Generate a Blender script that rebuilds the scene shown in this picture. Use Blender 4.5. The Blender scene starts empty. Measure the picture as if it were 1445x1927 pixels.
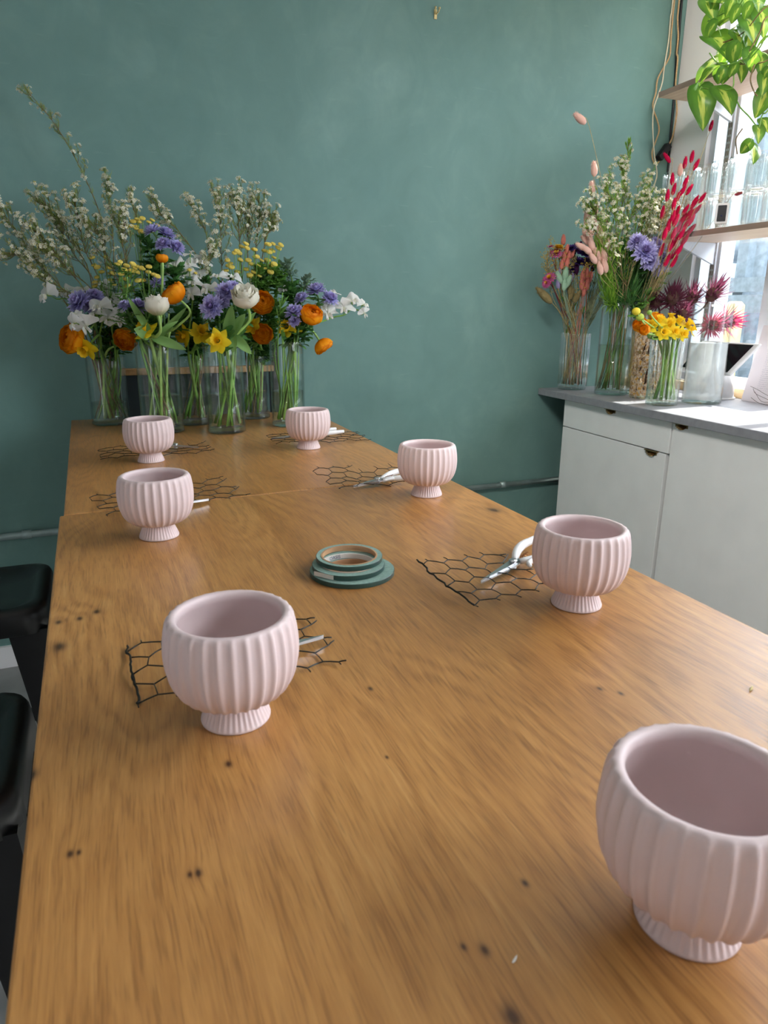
import bpy, math, random
from math import sin, cos, pi, sqrt, radians, atan2, exp
from mathutils import Vector as V, Matrix, noise as mnoise

# ------------------------------------------------------------------ camera
IW, IH, FPX = 1445, 1927, 1301.34
YAW, PITCH, ROLL = 0.3967, -0.2874, 0.0053
CAM = V((0, 0, 1.2652))
_cy, _sy, _cp, _sp, _cr, _sr = cos(YAW), sin(YAW), cos(PITCH), sin(PITCH), cos(ROLL), sin(ROLL)
FWD = V((_sy * _cp, _cy * _cp, _sp))
_r0 = V((_cy, -_sy, 0)); _u0 = _r0.cross(FWD)
RGT = _cr * _r0 + _sr * _u0
UPV = -_sr * _r0 + _cr * _u0
scn = bpy.context.scene
cd = bpy.data.cameras.new('camera'); cam = bpy.data.objects.new('camera', cd)
scn.collection.objects.link(cam)
cam.matrix_world = Matrix(((RGT.x, UPV.x, -FWD.x, CAM.x), (RGT.y, UPV.y, -FWD.y, CAM.y), (RGT.z, UPV.z, -FWD.z, CAM.z), (0, 0, 0, 1)))
cd.sensor_fit = 'VERTICAL'; cd.sensor_height = 36; cd.lens = FPX / IH * 36
cd.clip_start = .02; cd.clip_end = 100
cd.dof.use_dof = True; cd.dof.focus_distance = 1.6; cd.dof.aperture_fstop = 13
scn.camera = cam

# ------------------------------------------------------------------ light and exposure
vs = scn.view_settings
vs.view_transform = 'Standard'; vs.look = 'None'; vs.gamma = 1; vs.use_curve_mapping = False
vs.exposure = 0.42
cy = scn.cycles
cy.max_bounces = 10; cy.diffuse_bounces = 4; cy.glossy_bounces = 4; cy.transmission_bounces = 6
cy.transparent_max_bounces = 48; cy.caustics_reflective = False; cy.caustics_refractive = False
cy.sample_clamp_indirect = 6
try:
    cy.use_denoising = True; cy.denoiser = 'OPENIMAGEDENOISE'
except Exception: pass
wd = bpy.data.worlds.new('sky'); scn.world = wd; wd.use_nodes = True
bgn = wd.node_tree.nodes['Background']
# hazy bright sky: brightest around the sun, which stands over the neighbouring house
SUN_DIR = V((-.69, -.03, -.71)).normalized()
_t = wd.node_tree; _tc = _t.nodes.new('ShaderNodeTexCoord'); _dt = _t.nodes.new('ShaderNodeVectorMath'); _dt.operation = 'DOT_PRODUCT'
_t.links.new(_tc.outputs['Generated'], _dt.inputs[0]); _dt.inputs[1].default_value = tuple(-SUN_DIR)
_mr = _t.nodes.new('ShaderNodeMapRange'); _t.links.new(_dt.outputs['Value'], _mr.inputs[0])
for _k, _v in ((1, .0), (2, 1.0), (3, 2.2), (4, 15.0)): _mr.inputs[_k].default_value = _v
_t.links.new(_mr.outputs[0], bgn.inputs[1]); bgn.inputs[0].default_value = (.92, .95, 1.0, 1)

def add_light(name, kind, loc, direction, **kw):
    l = bpy.data.lights.new(name, kind)
    for k, v in kw.items(): setattr(l, k, v)
    o = bpy.data.objects.new(name, l); scn.collection.objects.link(o)
    o.location = loc; o.rotation_euler = V(direction).to_track_quat('-Z', 'Y').to_euler()
    return o
sun = add_light('sun', 'SUN', (6, 1, 6), SUN_DIR, energy=12, angle=.012, color=(1, .95, .86))
# sky portals: they only guide the sampling of the sky through the openings
p2 = add_light('portal_side_window', 'AREA', (2.40, .45, 1.78), (-1, 0, 0), shape='RECTANGLE', size=4.3, size_y=1.66)
p2.data.cycles.is_portal = True
# added fill spots without fixtures, to brighten the cabinets and the window wall
spot = add_light('fill_spot_counter', 'SPOT', (-.1, .35, 2.93), V((2.15, 1.75, 1.05)) - V((-.1, .35, 2.93)), energy=215, spot_size=radians(62), spot_blend=.8, shadow_soft_size=.40, color=(1, .96, .92))
spot2 = add_light('fill_spot_shelves', 'SPOT', (1.15, .55, 2.93), V((2.44, 2.25, 2.3)) - V((1.15, .55, 2.93)), energy=70, spot_size=radians(30), spot_blend=.7, shadow_soft_size=.12, color=(1, .97, .94))  # second added fill, lifts the white wall strip and shelves
p3 = add_light('portal_added_left_opening', 'AREA', (-2.58, -.6, 1.6), (1, 0, 0), shape='RECTANGLE', size=.6, size_y=2.4)  # for the unseen opening added on the left to light the cabinets
p3.data.cycles.is_portal = True

# ------------------------------------------------------------------ pixel -> world helpers (points at a real depth)
def ray(px, py): return RGT * ((px - IW / 2) / FPX) - UPV * ((py - IH / 2) / FPX) + FWD
def at_y(px, py, Y):
    d = ray(px, py); return CAM + d * (Y / d.y)
def at_x(px, py, X):
    d = ray(px, py); return CAM + d * (X / d.x)
def at_z(px, py, Z):
    d = ray(px, py); return CAM + d * ((Z - CAM.z) / d.z)
def depth(P): return (V(P) - CAM).dot(FWD)
def mpp(P): return depth(P) / FPX            # metres per pixel there
# frame of the side wall: s runs from the back corner along the counter, d from counter front to the wall
WALLY = 2.62; TZ = .90; CZ = .924
RO = V((1.841, WALLY, 0)); RS = V((-.0466, -.9989, 0)); RD = V((.9989, -.0466, 0)); WALLD = .605
def rp(s, d, z): return RO + RS * s + RD * d + V((0, 0, z))
def on_d(px, py, d):
    r = ray(px, py); t = ((RO + RD * d - CAM).dot(RD)) / r.dot(RD)
    P = CAM + r * t; return P
def sz(px, py, d):
    P = on_d(px, py, d); return (P - RO).dot(RS), P.z

# ------------------------------------------------------------------ mesh building
class G:
    def __init__(s): s.v = []; s.f = []; s.m = []; s.uv = []
    def add(s, vs_, fs, mi=0, uvs=None):
        b = len(s.v); s.v += [tuple(p) for p in vs_]
        s.uv += uvs if uvs else [(0, 0)] * len(vs_)
        for q in fs: s.f.append(tuple(b + i for i in q)); s.m.append(mi)
    def tube(s, pts, r, n=6, mi=0, caps=True):
        pts = [V(p) for p in pts]; k = len(pts)
        rs = r if isinstance(r, (list, tuple)) else [r] * k
        vs_ = []; t0 = (pts[1] - pts[0]).normalized(); up = V((0, 0, 1)) if abs(t0.z) < .9 else V((1, 0, 0))
        x = t0.cross(up).normalized()
        for i, p in enumerate(pts):
            t = (pts[min(i + 1, k - 1)] - pts[max(i - 1, 0)]).normalized()
            x = (x - t * x.dot(t)).normalized(); y = t.cross(x)
            for j in range(n):
                a = 2 * pi * j / n; vs_.append(p + (x * cos(a) + y * sin(a)) * rs[i])
        fs = [(i * n + j, i * n + (j + 1) % n, (i + 1) * n + (j + 1) % n, (i + 1) * n + j) for i in range(k - 1) for j in range(n)]
        if caps: fs += [tuple(range(n))[::-1], tuple((k - 1) * n + j for j in range(n))]
        s.add(vs_, fs, mi)
    def grid(s, fn, nu, nv, mi=0, close=False):
        vs_ = []; uvs = []
        for j in range(nv + 1):
            for i in range(nu + (0 if close else 1)):
                vs_.append(fn(i / nu, j / nv)); uvs.append((i / nu, j / nv))
        w = nu if close else nu + 1
        fs = [(j * w + i, j * w + (i + 1) % w if close else j * w + i + 1, (j + 1) * w + ((i + 1) % w if close else i + 1), (j + 1) * w + i)
              for j in range(nv) for i in range(nu)]
        s.add(vs_, fs, mi, uvs)
    def lathe(s, prof, n=48, c=(0, 0, 0), mod=None, mi=0):
        c = V(c)
        def fn(u, v):
            r, z = prof[round(v * (len(prof) - 1))]; a = 2 * pi * u
            if mod: r = mod(r, z, a)
            return c + V((r * cos(a), r * sin(a), z))
        s.grid(fn, n, len(prof) - 1, mi, close=True)
    def disc(s, c, r, n=32, mi=0, flip=False):
        c = V(c); vs_ = [c + V((r * cos(2 * pi * i / n), r * sin(2 * pi * i / n), 0)) for i in range(n)]
        q = tuple(range(n)); s.add(vs_, [q[::-1] if flip else q], mi)
    def hexa(s, p, mi=0):     # 8 corners: 4 bottom loop, 4 top loop
        s.add(p, [(3, 2, 1, 0), (4, 5, 6, 7), (0, 1, 5, 4), (1, 2, 6, 5), (2, 3, 7, 6), (3, 0, 4, 7)], mi)
    def box(s, a, b, mi=0):
        x0, y0, z0 = a; x1, y1, z1 = b
        s.hexa([(x0, y0, z0), (x1, y0, z0), (x1, y1, z0), (x0, y1, z0), (x0, y0, z1), (x1, y0, z1), (x1, y1, z1), (x0, y1, z1)], mi)
    def rbox(s, s0, s1, d0, d1, z0, z1, mi=0):   # box in the side-wall frame
        s.hexa([rp(s0, d0, z0), rp(s0, d1, z0), rp(s1, d1, z0), rp(s1, d0, z0), rp(s0, d0, z1), rp(s0, d1, z1), rp(s1, d1, z1), rp(s1, d0, z1)][::1], mi)
    def blob(s, c, rx, ry, rz, nu=12, nv=8, mi=0, M=None):
        c = V(c)
        def fn(u, v):
            a = 2 * pi * u; t = pi * v
            p = V((rx * sin(t) * cos(a), ry * sin(t) * sin(a), -rz * cos(t)))
            return c + (M @ p if M else p)
        s.grid(fn, nu, nv, mi, close=True)
    def mesh(s, name, mats, off=(0, 0, 0), smooth=True):
        me = bpy.data.meshes.new(name); o = V(off)
        me.from_pydata([tuple(V(p) - o) for p in s.v], [], s.f)
        for m in (mats if isinstance(mats, (list, tuple)) else [mats]): me.materials.append(m)
        me.polygons.foreach_set('material_index', s.m)
        if smooth: me.polygons.foreach_set('use_smooth', [True] * len(s.f))
        ul = me.uv_layers.new(name='UVMap')
        li = [0] * len(me.loops); me.loops.foreach_get('vertex_index', li)
        ul.data.foreach_set('uv', [c for i in li for c in s.uv[i]])
        me.update(); return me
    def make(s, name, mats, parent=None, smooth=True, bevel=0, kind=None):
        off = parent.location if parent else V((0, 0, 0))
        if parent and parent.parent: off = off + parent.parent.location
        o = bpy.data.objects.new(name, s.mesh(name, mats, off, smooth and not bevel)); scn.collection.objects.link(o)
        if parent: o.parent = parent
        if bevel:
            md = o.modifiers.new('bevel', 'BEVEL'); md.width = bevel; md.segments = 2; md.limit_method = 'ANGLE'
        if kind: o['kind'] = kind
        return o

def thing(name, label, cat, loc, group=None):
    o = bpy.data.objects.new(name, None); scn.collection.objects.link(o); o.location = loc
    o.empty_display_size = .02; return tag(o, label, cat, group)
def tag(o, label, cat, group=None):
    o['label'] = label; o['category'] = cat
    if group: o['group'] = group
    return o
def struct(o): o['kind'] = 'structure'; return o
def basis(d, roll=0):
    z = V(d).normalized(); up = V((0, 0, 1)) if abs(z.z) < .95 else V((0, 1, 0))
    x = up.cross(z).normalized(); y = z.cross(x)
    c, s_ = cos(roll), sin(roll); x, y = x * c + y * s_, y * c - x * s_
    return Matrix(((x.x, y.x, z.x), (x.y, y.y, z.y), (x.z, y.z, z.z)))
def inst(name, me, par, loc, d=(0, 0, 1), sc=1, roll=0):
    o = bpy.data.objects.new(name, me); scn.collection.objects.link(o); o.parent = par
    off = par.location + (par.parent.location if par.parent else V((0, 0, 0)))
    S = Matrix.Diagonal((sc, sc, sc)) if not isinstance(sc, tuple) else Matrix.Diagonal(sc)
    o.matrix_local = Matrix.Translation(V(loc) - off) @ (basis(d, roll) @ S).to_4x4(); return o
def spline(pts, n=6):
    pts = [V(p) for p in pts]; out = []
    P = [pts[0] * 2 - pts[1]] + pts + [pts[-1] * 2 - pts[-2]]
    for i in range(1, len(P) - 2):
        a, b, c, d = P[i - 1:i + 3]
        for k in range(n):
            t = k / n
            out.append(.5 * ((2 * b) + (c - a) * t + (2 * a - 5 * b + 4 * c - d) * t * t + (3 * b - a - 3 * c + d) * t ** 3))
    out.append(pts[-1]); return out
rnd = random.Random(7)
U = rnd.uniform

# ------------------------------------------------------------------ materials
def lin(h):
    h = h.lstrip('#'); c = [int(h[i:i + 2], 16) / 255 for i in (0, 2, 4)]
    return tuple((x / 12.92 if x <= .04045 else ((x + .055) / 1.055) ** 2.4) for x in c) + (1,)
class NT:
    def __init__(s, name):
        s.mat = bpy.data.materials.new(name); s.mat.use_nodes = True; s.t = s.mat.node_tree
        s.t.nodes.clear(); s.out = s.t.nodes.new('ShaderNodeOutputMaterial')
    def n(s, typ, ins=None, **pr):
        nd = s.t.nodes.new('ShaderNode' + typ)
        for k, v in pr.items(): setattr(nd, k, v)
        for k, v in (ins or {}).items():
            sk = nd.inputs[k]
            if isinstance(v, bpy.types.NodeSocket): s.t.links.new(v, sk)
            else: sk.default_value = v
        return nd
    def math(s, op, a, b=0.0, c=0.0):
        nd = s.n('Math', {0: a, 1: b, 2: c}, operation=op); return nd.outputs[0]
    def ramp(s, fac, stops, interp='LINEAR'):
        nd = s.n('ValToRGB', {0: fac}); cr = nd.color_ramp; cr.interpolation = interp
        while len(cr.elements) < len(stops): cr.elements.new(.5)
        for e, (p, c) in zip(cr.elements, stops): e.position = p; e.color = c if len(c) == 4 else tuple(c) + (1,)
        return nd.outputs[0]
    def mix(s, f, a, b, bt='MIX'):
        nd = s.n('Mix', data_type='RGBA', blend_type=bt)
        for i, v in ((0, f), (6, a), (7, b)):
            if isinstance(v, bpy.types.NodeSocket): s.t.links.new(v, nd.inputs[i])
            else: nd.inputs[i].default_value = v
        return nd.outputs[2]
    def noise(s, vec, scale=5, detail=2, rough=.5, dist=0, out=0):
        return s.n('TexNoise', {'Vector': vec, 'Scale': scale, 'Detail': detail, 'Roughness': rough, 'Distortion': dist}).outputs[out]
    def done(s, sh): s.t.links.new(sh, s.out.inputs[0]); return s.mat
def pbr(name, col, rough=.5, metal=0, spec=.5, var=.06, scale=30, bump=0, coat=0, **k):
    t = NT(name); c = lin(col) if isinstance(col, str) else col
    pos = t.n('TexCoord').outputs['Object']
    nz = t.noise(pos, scale, 3)
    dk = tuple(x * (1 - var * 2) for x in c[:3]) + (1,); lt = tuple(min(1, x * (1 + var * 2)) for x in c[:3]) + (1,)
    colr = t.ramp(nz, [(.3, dk), (.7, lt)])
    ins = {'Base Color': colr, 'Roughness': rough, 'Metallic': metal, 'Specular IOR Level': spec, 'Coat Weight': coat}
    ins.update(k)
    if bump: ins['Normal'] = t.n('Bump', {'Height': nz, 'Strength': bump, 'Distance': .002}).outputs[0]
    return t.done(t.n('BsdfPrincipled', ins).outputs[0])
def petal(name, stops, trans=.35, rough=.55, axis=1, streak=0):
    """thin plant tissue: diffuse plus translucent, coloured along the petal"""
    t = NT(name); uv = t.n('UVMap').outputs[0]; sp = t.n('SeparateXYZ', {0: uv})
    f = sp.outputs[axis]
    if streak:
        st = t.noise(t.n('Mapping', {'Vector': uv, 'Scale': (streak, .6, 1)}).outputs[0], 3, 2)
        f = t.math('ADD', f, t.math('MULTIPLY', t.math('SUBTRACT', st, .5), .5))
    c = t.ramp(f, [(p, lin(h)) for p, h in stops])
    a = t.n('BsdfPrincipled', {'Base Color': c, 'Roughness': rough, 'Specular IOR Level': .25})
    b = t.n('BsdfTranslucent', {'Color': c})
    return t.done(t.n('MixShader', {0: trans, 1: a.outputs[0], 2: b.outputs[0]}).outputs[0])
def glass(name, tint=(.98, .99, .985, 1), edge=.62, dark=.5, rough=.0, base=.03, ex=3.5):
    """thin clear glass: light passes straight through, more mirror and a darker body towards the rim"""
    t = NT(name); lw = t.n('LayerWeight', {'Blend': .5})
    fac = t.math('MULTIPLY_ADD', t.math('POWER', lw.outputs['Facing'], ex), edge, base)
    tc = t.mix(t.math('POWER', lw.outputs['Facing'], 5.0), tint, tuple(x * (1 - dark) for x in tint[:3]) + (1,))
    tr = t.n('BsdfTransparent', {'Color': tc}); gl = t.n('BsdfGlossy', {'Roughness': rough, 'Color': (1, 1, 1, 1)})
    return t.done(t.n('MixShader', {0: fac, 1: tr.outputs[0], 2: gl.outputs[0]}).outputs[0])

def wood_table(name, seed, planks, knots):
    t = NT(name); pos = t.n('NewGeometry').outputs['Position']; sp = t.n('SeparateXYZ', {0: pos}); x, y = sp.outputs[0], sp.outputs[1]
    pl = t.math('FLOOR', t.math('MULTIPLY', t.math('ADD', x, .08), planks))
    wn = t.n('TexWhiteNoise', {'W': t.math('ADD', pl, seed)}, noise_dimensions='1D').outputs[0]
    kn = None; kd = None
    for (kx, ky, kr) in knots:
        dx = t.math('SUBTRACT', x, kx); dy = t.math('MULTIPLY', t.math('SUBTRACT', y, ky), .6)
        d2 = t.math('ADD', t.math('MULTIPLY', dx, dx), t.math('MULTIPLY', dy, dy))
        g = t.math('POWER', 2.718, t.math('MULTIPLY', d2, -1 / (kr * 3.2) ** 2))
        g = t.math('MULTIPLY', g, min(1, kr * 60))
        dk = t.math('POWER', 2.718, t.math('MULTIPLY', d2, -1 / (kr * .62) ** 2))
        kn = g if kn is None else t.math('ADD', kn, g); kd = dk if kd is None else t.math('MAXIMUM', kd, dk)
    cv = t.n('CombineXYZ', {0: t.math('MULTIPLY', x, 4.6), 1: t.math('MULTIPLY', y, .95), 2: t.math('MULTIPLY', wn, 9.0)}).outputs[0]
    field = t.noise(cv, 1.15, 2.2, .42, .35)
    if kn is not None: field = t.math('ADD', field, t.math('MULTIPLY', kn, .07))
    jit = t.noise(t.n('CombineXYZ', {0: t.math('MULTIPLY', x, 60), 1: t.math('MULTIPLY', y, 16), 2: seed}).outputs[0], 1.0, 3)
    rg = t.math('SINE', t.math('MULTIPLY', t.math('ADD', field, t.math('MULTIPLY', jit, .045)), 135.0))
    rg = t.math('POWER', t.math('MULTIPLY_ADD', rg, .5, .5), 1.6)
    xw = t.math('ADD', x, t.math('MULTIPLY', field, .10))
    fine = t.noise(t.n('CombineXYZ', {0: t.math('MULTIPLY', xw, 210), 1: t.math('MULTIPLY', y, 13), 2: wn}).outputs[0], 1.0, 4, .62)
    pore = t.noise(t.n('CombineXYZ', {0: t.math('MULTIPLY', xw, 620), 1: t.math('MULTIPLY', y, 24), 2: 3.0}).outputs[0], 1.0, 2, .5)
    big = t.noise(t.n('CombineXYZ', {0: t.math('MULTIPLY', x, 7), 1: t.math('MULTIPLY', y, 1.8), 2: seed + 2.0}).outputs[0], 1.0, 3)
    amp = t.math('MULTIPLY', t.ramp(big, [(.35, (.25, .25, .25)), (.65, (1, 1, 1))]), -.17)
    a = t.math('MULTIPLY_ADD', rg, amp, t.math('MULTIPLY_ADD', fine, .78, .10))
    a = t.math('ADD', a, t.math('MULTIPLY', t.math('SUBTRACT', big, .5), .55))
    a = t.math('ADD', a, t.math('MULTIPLY', t.math('SUBTRACT', wn, .5), .12))
    col = t.ramp(a, [(.10, lin('8c5b2f')), (.38, lin('b07b42')), (.60, lin('c48e50')), (.9, lin('d7a86a'))])
    col = t.mix(t.ramp(t.math('MULTIPLY_ADD', rg, .07, t.math('ADD', pore, -.03)), [(.52, (0, 0, 0)), (.66, (.46, .46, .46))]), col, t.mix(.7, col, lin('5e3616')))
    if kd is not None: col = t.mix(t.math('MINIMUM', kd, .92), col, lin('3a1c10'))
    bp = t.n('Bump', {'Height': t.math('SUBTRACT', fine, t.math('MULTIPLY', pore, .5)), 'Strength': .12, 'Distance': .001})
    rgh = t.math('MULTIPLY_ADD', fine, .16, .27)
    return t.done(t.n('BsdfPrincipled', {'Base Color': col, 'Roughness': rgh, 'Specular IOR Level': .6, 'Coat Weight': .25, 'Coat Roughness': .30, 'Normal': bp.outputs[0]}).outputs[0])

def wood_plain(name, c0, c1, rough=.5):
    t = NT(name); p = t.n('NewGeometry').outputs['Position']
    nz = t.noise(t.n('Mapping', {'Vector': p, 'Scale': (60, 5, 60)}).outputs[0], 1.0, 4, .6)
    return t.done(t.n('BsdfPrincipled', {'Base Color': t.ramp(nz, [(.3, lin(c0)), (.7, lin(c1))]), 'Roughness': rough}).outputs[0])

def wall_green():
    t = NT('green_limewash'); p = t.n('NewGeometry').outputs['Position']
    a = t.noise(p, 2.2, 5, .58, .6); b = t.noise(t.n('Mapping', {'Vector': p, 'Scale': (1, 1, .7), 'Rotation': (0, .5, 0)}).outputs[0], 7, 5, .6, 1.2)
    c = t.noise(p, 1.0, 2)
    f = t.math('ADD', t.math('MULTIPLY', a, .55), t.math('ADD', t.math('MULTIPLY', b, .25), t.math('MULTIPLY', c, .2)))
    col = t.ramp(f, [(.28, lin('5f827d')), (.50, lin('6c8f89')), (.62, lin('789a93')), (.76, lin('8fafa5'))])
    sc = t.noise(t.n('Mapping', {'Vector': p, 'Scale': (4, 1, 26), 'Rotation': (0, .8, 0)}).outputs[0], 2.0, 3, .6)
    col = t.mix(t.ramp(sc, [(.66, (0, 0, 0)), (.80, (.16, .16, .16))]), col, lin('a0bdb0'))
    bp = t.n('Bump', {'Height': b, 'Strength': .08, 'Distance': .004})
    return t.done(t.n('BsdfPrincipled', {'Base Color': col, 'Roughness': .62, 'Specular IOR Level': .35, 'Normal': bp.outputs[0]}).outputs[0])

m_wall = wall_green()
m_white = pbr('white_wall_paint', 'f5f3f2', .7, var=.01, scale=4)
m_ceil = pbr('ceiling_paint', 'e8e6e0', .8, var=.01)
m_floor = pbr('grey_concrete', '8b8c8a', .6, var=.12, scale=6)
m_pink = pbr('pink_ceramic', 'e0cbca', .42, var=.015, scale=20, spec=.4)
m_black = pbr('black_metal', '141416', .38, var=.1, scale=40, spec=.5)
m_blackplastic = pbr('black_plastic', '17171b', .45)
m_wire = pbr('black_coated_wire', '121213', .35, var=.15, scale=200)
m_steel = pbr('polished_steel', 'd3d6da', .33, metal=1, var=.05)
m_snipwhite = pbr('white_plastic', 'e9e9ea', .35, var=.01)
m_copper = pbr('copper_spring', 'b07a55', .3, metal=1)
m_counter = pbr('grey_laminate', '8e8f94', .38, var=.05, scale=45)
m_cab = pbr('cabinet_paint', 'eff0ee', .42, var=.015, scale=8)
m_gap = pbr('dark_gap', '1c1d20', .8)
m_brass = pbr('aged_brass', '9c835a', .35, metal=1, var=.15, scale=300)
m_shelf = wood_plain('pale_birch', 'd3b394', 'e3c8ad'); m_shelf_edge = wood_plain('shelf_edge', '8b776a', 'a08b7c')
m_oakstrip = wood_plain('pine_strip', 'd9b98c', 'ecd2aa')
m_rail = wood_plain('pale_rail', 'a07a4c', 'c39a66')
m_pipe = pbr('conduit_paint', '9db0ae', .35, metal=.4, var=.1, scale=12)
m_tape = pbr('green_tape', '2c4a43', .4, var=.05); m_tapeside = pbr('green_tape_side', '88a499', .6, var=.08, scale=250)
m_card = pbr('cardboard_core', 'b98f6a', .8, var=.08); m_corepaper = pbr('white_core_paper', 'dcdad4', .7)
m_ink = pbr('blue_ink', '2b4379', .6)
m_glass = glass('clear_glass'); m_ribglass = glass('ribbed_glass', edge=.75, dark=.6, base=.05, ex=1.7)
m_water = glass('vase_water', (.90, .95, .87, 1), .6, .35, .0)
m_base = glass('thick_glass_base', (.80, .88, .86, 1), .9, .45, .05)
m_cord_tan = pbr('tan_cord', 'c4a377', .8, var=.1, scale=300); m_cord_cream = pbr('cream_cord', 'd8ceb4', .7)
m_stem = pbr('green_stem', '76a445', .45, var=.18, scale=25); m_stem_dark = pbr('dark_green_stem', '527a3c', .5, var=.2, scale=25)
m_stem_pale = pbr('pale_green_stem', '9dc268', .45, var=.12, scale=25); m_twig = pbr('brown_twig', '7d6a48', .7, var=.2, scale=60)
m_straw = pbr('straw_stem', 'b3a06a', .7, var=.2, scale=60); m_redstem = pbr('dyed_red_stem', '8c2332', .6)
m_dark_twig = pbr('dark_twig', '4a3432', .7)
# ================================================================== SETTING
g = G(); g.box((-2.6, WALLY, 0), (2.62, WALLY + .12, 3.0)); struct(g.make('wall_back', m_wall, smooth=False))
g = G(); g.box((-2.72, -2.62, -.1), (2.9, WALLY + .12, 0)); struct(g.make('floor', m_floor, smooth=False))
g = G(); g.box((-2.72, -2.62, 3.0), (2.9, WALLY + .12, 3.1)); struct(g.make('ceiling', m_ceil, smooth=False))
g = G()
g.box((-2.72, -2.62, 0), (-2.6, WALLY + .12, .4)); g.box((-2.72, -2.62, 2.8), (-2.6, WALLY + .12, 3.0)); g.box((-2.72, -2.62, .4), (-2.6, -.9, 2.8)); g.box((-2.72, -.3, .4), (-2.6, WALLY + .12, 2.8))  # gap between the boxes is an added opening that fills light from the left
struct(g.make('wall_left', m_white, smooth=False))
g = G(); g.box((-2.72, -2.74, 0), (2.9, -2.62, 3.1))
struct(g.make('wall_front', m_white, smooth=False))
g = G(); g.box((-2.6, WALLY - .014, 0), (2.0, WALLY, .082)); struct(g.make('baseboard_back', m_white, smooth=False))
# side wall with window opening
SW0 = sz(1333, 240, WALLD)[0]; SW1 = 4.4; SILL = .965; HEAD = 2.60
g = G()
g.rbox(-.02, SW0, WALLD, WALLD + .12, 0, 3.0); g.rbox(SW0, SW1, WALLD, WALLD + .12, 0, SILL)
g.rbox(SW0, SW1, WALLD, WALLD + .12, HEAD, 3.0); g.rbox(SW1, 5.3, WALLD, WALLD + .12, 0, 3.0)
struct(g.make('wall_right', m_white, smooth=False))
m_frame = pbr('window_frame_paint', 'd9dfe6', .45, var=.01)
wn = bpy.data.objects.new('window_1', None); scn.collection.objects.link(wn); wn.location = rp(SW0, WALLD, SILL); struct(wn)
POST0 = sz(1434, 560, WALLD)[0]; STD = sz(1376, 260, WALLD)[0]
g = G()
fd0, fd1 = WALLD + .02, WALLD + .07
g.rbox(SW0, SW0 + .03, fd0, fd1, SILL, HEAD); g.rbox(SW0, SW1, fd0, fd1, SILL, SILL + .03); g.rbox(SW0, SW1, fd0, fd1, HEAD - .04, HEAD)
g.rbox(POST0, POST0 + .10, fd0 - .02, fd1, SILL + .03, HEAD - .04)
for q in (STD, STD + .75, STD + 1.5, STD + 2.6): g.rbox(q - .026, q + .026, WALLD - .0005, fd1, SILL + .03, HEAD - .04)
g.make('window_frame', m_frame, wn, smooth=False)
m_pane = glass('window_glass', (.97, .99, 1, 1), .25, .05, .02)
g = G(); g.rbox(SW0 + .03, SW1, WALLD + .045, WALLD + .05, SILL + .03, HEAD - .04); g.make('window_pane', m_pane, wn, smooth=False)
g = G(); g.rbox(.12, SW1, WALLD - .03, WALLD + .02, CZ, SILL - .005)
struct(g.make('trim_1', m_oakstrip, smooth=False))

# ================================================================== OUTSIDE (seen through the side window)
def siding():
    t = NT('lap_siding'); p = t.n('NewGeometry').outputs['Position']
    nz = t.noise(p, 3, 3)
    return t.done(t.n('BsdfPrincipled', {'Base Color': t.ramp(nz, [(.3, lin('a3b5c4')), (.7, lin('b2c3cf'))]), 'Roughness': .6}).outputs[0])
XF = 5.2
m_sid = siding(); m_extgrey = pbr('weathered_grey_steel', '6c7880', .5, var=.1); m_exttrim = pbr('pale_trim', 'eef3f6', .6)
m_extdark = pbr('slate_blue_panel', '5d6d83', .6); m_yel = pbr('yellow_paint', 'd3bb78', .5); m_paving = pbr('paving', '8d9094', .8)
hs = thing('neighbouring_house', 'pale blue house with lap siding outside the side window', 'house', (XF, 2, 0))
g = G(); zz = 0
while zz < 3.0:
    g.hexa([(XF - .045, -3, zz), (XF + .1, -3, zz), (XF + .1, 9, zz), (XF - .045, 9, zz), (XF, -3, zz + .13), (XF + .1, -3, zz + .13), (XF + .1, 9, zz + .13), (XF, 9, zz + .13)]); zz += .13
g.make('siding', m_sid, hs, smooth=False)
g = G(); g.box((XF - .25, -3, 3.0), (XF + .1, 9, 3.12)); g.box((XF - .12, -3, 2.72), (XF - .03, 9, 2.86)); g.make('eave', m_exttrim, hs, smooth=False)
c0 = at_x(1347, 205, XF); c1 = at_x(1440, 228, XF)
g = G(); g.box((XF - .06, c1.y - 2, c1.z + .05), (XF - .02, c0.y, c0.z + .25)); g.make('upper_panel', m_extdark, hs, smooth=False)
g = G(); g.box((XF - .10, c1.y - 2, c1.z - .12), (XF - .02, c0.y + .2, c1.z + .02)); g.make('trim_band', m_exttrim, hs, smooth=False)
g = G(); g.box((2.9, -3, -.1), (XF + .1, 9, 0)); struct(g.make('path', m_paving, smooth=False))
XP = 3.6
g = G(); a = at_x(1311, 486, XP); b = at_x(1304, 585, XP)
g.tube([(XP, a.y + .0, 0), (XP, a.y, a.z - .05), (XP + .02, a.y - .01, a.z), (XP + .12, a.y - .02, a.z + .05), (XP + .5, a.y - .02, a.z + .05)], .075, 14)
g.tube([(XP, a.y, a.z - .13), (XP, a.y, a.z - .16)], .083, 14); g.tube([(XP, a.y, a.z - .42), (XP, a.y, a.z - .45)], .083, 14)
tag(g.make('vent_pipe', m_extgrey), 'grey elbowed vent pipe outside the window, left of the slotted strip', 'pipe')
po = thing('pipe_rack', 'grey steel post and rail rack outside the window near white post', 'rack', (XP, 3, 0))
g = G(); a = at_x(1406, 470, XP); g.box((XP - .03, a.y - .035, 0), (XP + .03, a.y + .035, a.z + .9)); g.make('post', m_extgrey, po, smooth=False)
g = G(); a2 = at_x(1427, 500, XP + .3); g.tube([(XP + .3, a2.y, 0), (XP + .3, a2.y, a2.z + .9)], .05, 10); g.make('post', m_extgrey, po)
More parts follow.
